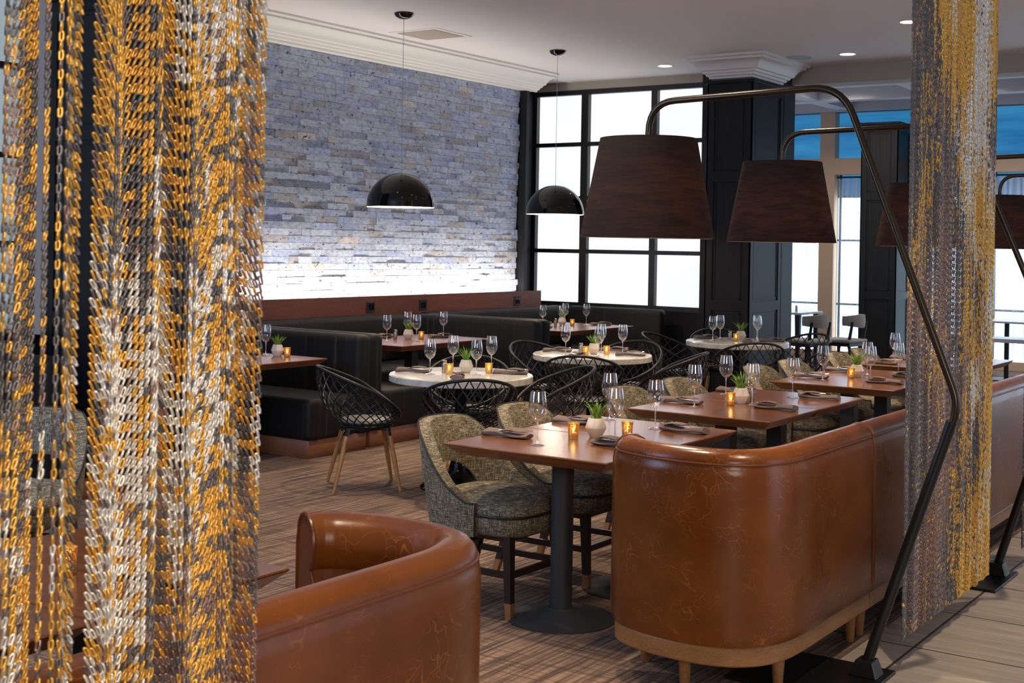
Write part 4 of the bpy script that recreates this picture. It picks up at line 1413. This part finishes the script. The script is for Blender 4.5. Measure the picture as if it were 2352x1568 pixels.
# ------------------------------------------------------------------ chain curtains
PAL = {'G': (0.90, 0.52, 0.11), 'S': (0.90, 0.85, 0.76), 'D': (0.20, 0.185, 0.18), 'R': (0.38, 0.25, 0.20)}
PR = """DDGGSGGSSG DDGGGGGSSG RDDGGGGSSG DDDGGGGSSG DDRDGGSSSD DGDRDGSSSD DDGDDSSGSR DDDDRGSGGS DGDRDDSGGG DGDRRDGSGG GRDRRDRDGG RDRRDDGDGS RRDRRRGGDS DRGRDDGGRG DDRGDDRSSG DDRRDRRSGG DDDRRDGDDG DDDRRDGDDG DDDRRDRDGG DDRRRGDGGS DDRRDGDGGG DRRRDDGGSG DRRDRGGGGG DRRDDDGGGG RRDDRDGGGG""".split()
PL = """GGGGGDGGGSSS GSDGGGGGGGSS SSGGDGDGGGGG SGGDGGGDGGGG RSDGRDGDDGGG RRRDRDGDDDGS SRRRGGDSSDSR GSGDGGGSSGDR DSGGDDSSGSGG SDDGDDDSSSSG SGGDDDGSSSSS GDGDGGGSSSGS GGDGGDGSSSGG GGDGSSGSSGGD DGSSGGSSGDRD RGGSSGSGDRGR""".split()


def chain_curtain(label, x0, ya, yb, spacing, pat, yrow, zmid, seg=8, ws=4, amp=0.02, lam=0.1, seed=1, wire=0.00125, thin=None):
    r_ = np.random.default_rng(seed)
    pitch, LL, WW = 0.0136, 0.0176, 0.0098
    ztop, zbot = CEIL - 0.058, 0.10
    nl = int((ztop - zbot) / pitch)
    # arc length samples
    ys = np.linspace(ya, yb, 4000)
    xs = x0 + amp * np.sin(2 * PI * ys / lam) * (0.6 + 0.4 * np.sin(2 * PI * ys / (lam * 2.7) + 1))
    sl = np.concatenate([[0], np.cumsum(np.hypot(np.diff(xs), np.diff(ys)))])
    ns = int(sl[-1] / spacing)
    st = np.linspace(0, sl[-1], ns)
    sy = np.interp(st, sl, ys)
    sx = np.interp(st, sl, xs)
    if thin:
        keep = np.ones(ns, bool)
        for (a0, a1, fr) in thin:
            keep &= ~((sy > a0) & (sy < a1) & (r_.random(ns) < fr))
        sx, sy = sx[keep], sy[keep]
        ns = len(sx)
    # link template (in x-z plane): stadium loop tube
    ang = np.arange(seg) / seg * 2 * PI
    lx = np.cos(ang) * (WW / 2 - wire)
    lz = np.sin(ang) * (WW / 2 - wire) + np.sign(np.sin(ang)) * (LL - WW) / 2
    cen = np.stack([lx, np.zeros(seg), lz], 1)
    nrm = np.stack([np.cos(ang), np.zeros(seg), np.sin(ang)], 1)
    wa = np.arange(ws) / ws * 2 * PI + PI / 4
    tv = (cen[:, None, :] + wire * (np.cos(wa)[None, :, None] * nrm[:, None, :] + np.sin(wa)[None, :, None] * np.array([0, 1, 0])[None, None, :])).reshape(-1, 3)
    tf = []
    for i in range(seg):
        for j in range(ws):
            tf.append((i * ws + j, ((i + 1) % seg) * ws + j, ((i + 1) % seg) * ws + (j + 1) % ws, i * ws + (j + 1) % ws))
    tf = np.array(tf)
    nv = len(tv)
    tot = ns * nl
    S_, L_ = np.meshgrid(np.arange(ns), np.arange(nl), indexing='ij')
    S_, L_ = S_.ravel(), L_.ravel()
    base_ang = r_.uniform(0, PI, ns)
    # slow twist so that neighbouring strands read as herringbone
    base_ang = PI / 2 + 0.75 * np.sin(np.arange(ns) * 0.45) + r_.normal(0, 0.12, ns)
    th = base_ang[S_] + np.where(L_ % 2 == 0, 1, -1) * 0.62
    shear = (0.55 * np.sin(np.arange(ns) * 0.31 + 0.6))[S_]
    cz = ztop - pitch * (L_ + 0.5) + r_.uniform(-0.004, 0.004, ns)[S_]
    ct, sn = np.cos(th), np.sin(th)
    V = np.empty((tot, nv, 3), dtype=np.float32)
    V[:, :, 0] = sx[S_][:, None] + tv[None, :, 0] * ct[:, None] - tv[None, :, 1] * sn[:, None]
    V[:, :, 1] = sy[S_][:, None] + tv[None, :, 0] * sn[:, None] + tv[None, :, 1] * ct[:, None]
    V[:, :, 2] = cz[:, None] + tv[None, :, 2]
    V[:, :, 1] += shear[:, None] * tv[None, :, 2]
    Fc = (tf[None, :, :] + (np.arange(tot) * nv)[:, None, None]).reshape(-1, 4)
    # finish lookup with jitter: vertical feathery patches
    u = (sy[S_] - ya) / (yb - ya)
    strand_off = r_.normal(0, 0.085, ns)[S_] + 0.07 * np.sin(S_ * 0.9)
    zz = cz + strand_off * 1.0
    rowf = ((EYE - zz) / zmid * 2980 + 575) / yrow
    nr, nc = len(pat), len(pat[0])
    ri = np.clip(np.round(rowf + r_.normal(0, 0.16 if thin else 0.08, tot)), 0, nr - 1).astype(int)
    ci = np.clip(np.floor(u * nc + r_.normal(0, 0.22, tot)), 0, nc - 1).astype(int)
    keys = 'GSDR'
    lut = np.array([[keys.index(ch) for ch in row_] for row_ in pat])
    kk = lut[ri, ci]
    sw = r_.random(tot)
    if thin:
        kk = np.where(sw > 0.84, np.where(kk == 0, 2, 0), kk)
        kk = np.where((sw > 0.78) & (sw <= 0.84), 3, kk)
    kk = np.where(sw < 0.035, 2, kk)
    kk = np.where((sw > 0.035) & (sw < 0.06), 0, kk)
    pal = np.array([PAL[c_] for c_ in keys])
    col = pal[kk] * r_.uniform(0.85, 1.15, (tot, 1))
    cols = np.ones((tot, nv, 4), dtype=np.float32)
    cols[:, :, :3] = col[:, None, :]
    me = bpy.data.meshes.new('chain_curtain')
    me.vertices.add(tot * nv)
    me.vertices.foreach_set('co', V.ravel())
    nf = len(Fc)
    me.loops.add(nf * 4)
    me.loops.foreach_set('vertex_index', Fc.astype(np.int32).ravel())
    me.polygons.add(nf)
    me.polygons.foreach_set('loop_start', np.arange(0, nf * 4, 4, dtype=np.int32))
    me.polygons.foreach_set('loop_total', np.full(nf, 4, dtype=np.int32))
    me.polygons.foreach_set('use_smooth', np.ones(nf, dtype=bool))
    me.update(calc_edges=True)
    a_ = me.attributes.new('link_finish', 'FLOAT_COLOR', 'POINT')
    a_.data.foreach_set('color', cols.ravel())
    me.materials.append(chain_m)
    o = bpy.data.objects.new('chain_curtain', me)
    C.objects.link(o)
    tag(o, label, 'chain curtain', 'metal chain curtains', 'stuff')
    return o


chain_curtain('gold, silver and bronze metal chain curtain filling the left side of the view', -1.60, 0.80, 1.565, 0.0088, PL, 100, 2.0, 10, 5, 0.020, 0.082, 3, 0.0021, [(0.0, 1.17, 0.45), (1.215, 1.225, 1.0), (1.285, 1.290, 1.0), (1.49, 1.6, 0.3)])
chain_curtain('gold, silver and bronze metal chain curtain hanging beside the arched lamp on the right', -1.57, 4.96, 6.24, 0.0078, PR, 60, 5.6, 6, 4, 0.008, 0.13, 5, 0.0020)
chain_curtain('narrow glimpse of a metal chain curtain at the right edge of the view', -1.57, 6.9, 7.25, 0.0095, PR, 60, 7.0, 6, 3, 0.02, 0.12, 9, 0.0013)
for (a, b, lb) in ((0.78, 1.59, 'left'), (4.94, 6.26, 'right'), (6.88, 7.27, 'farther')):
    tr_ = MB().box(-1.63, -1.54, a, b, CEIL - 0.05, CEIL - 0.001).build('curtain_track', blackm, smooth=0)
    tag(tr_, 'black ceiling track holding the %s chain curtain' % lb, 'curtain track')
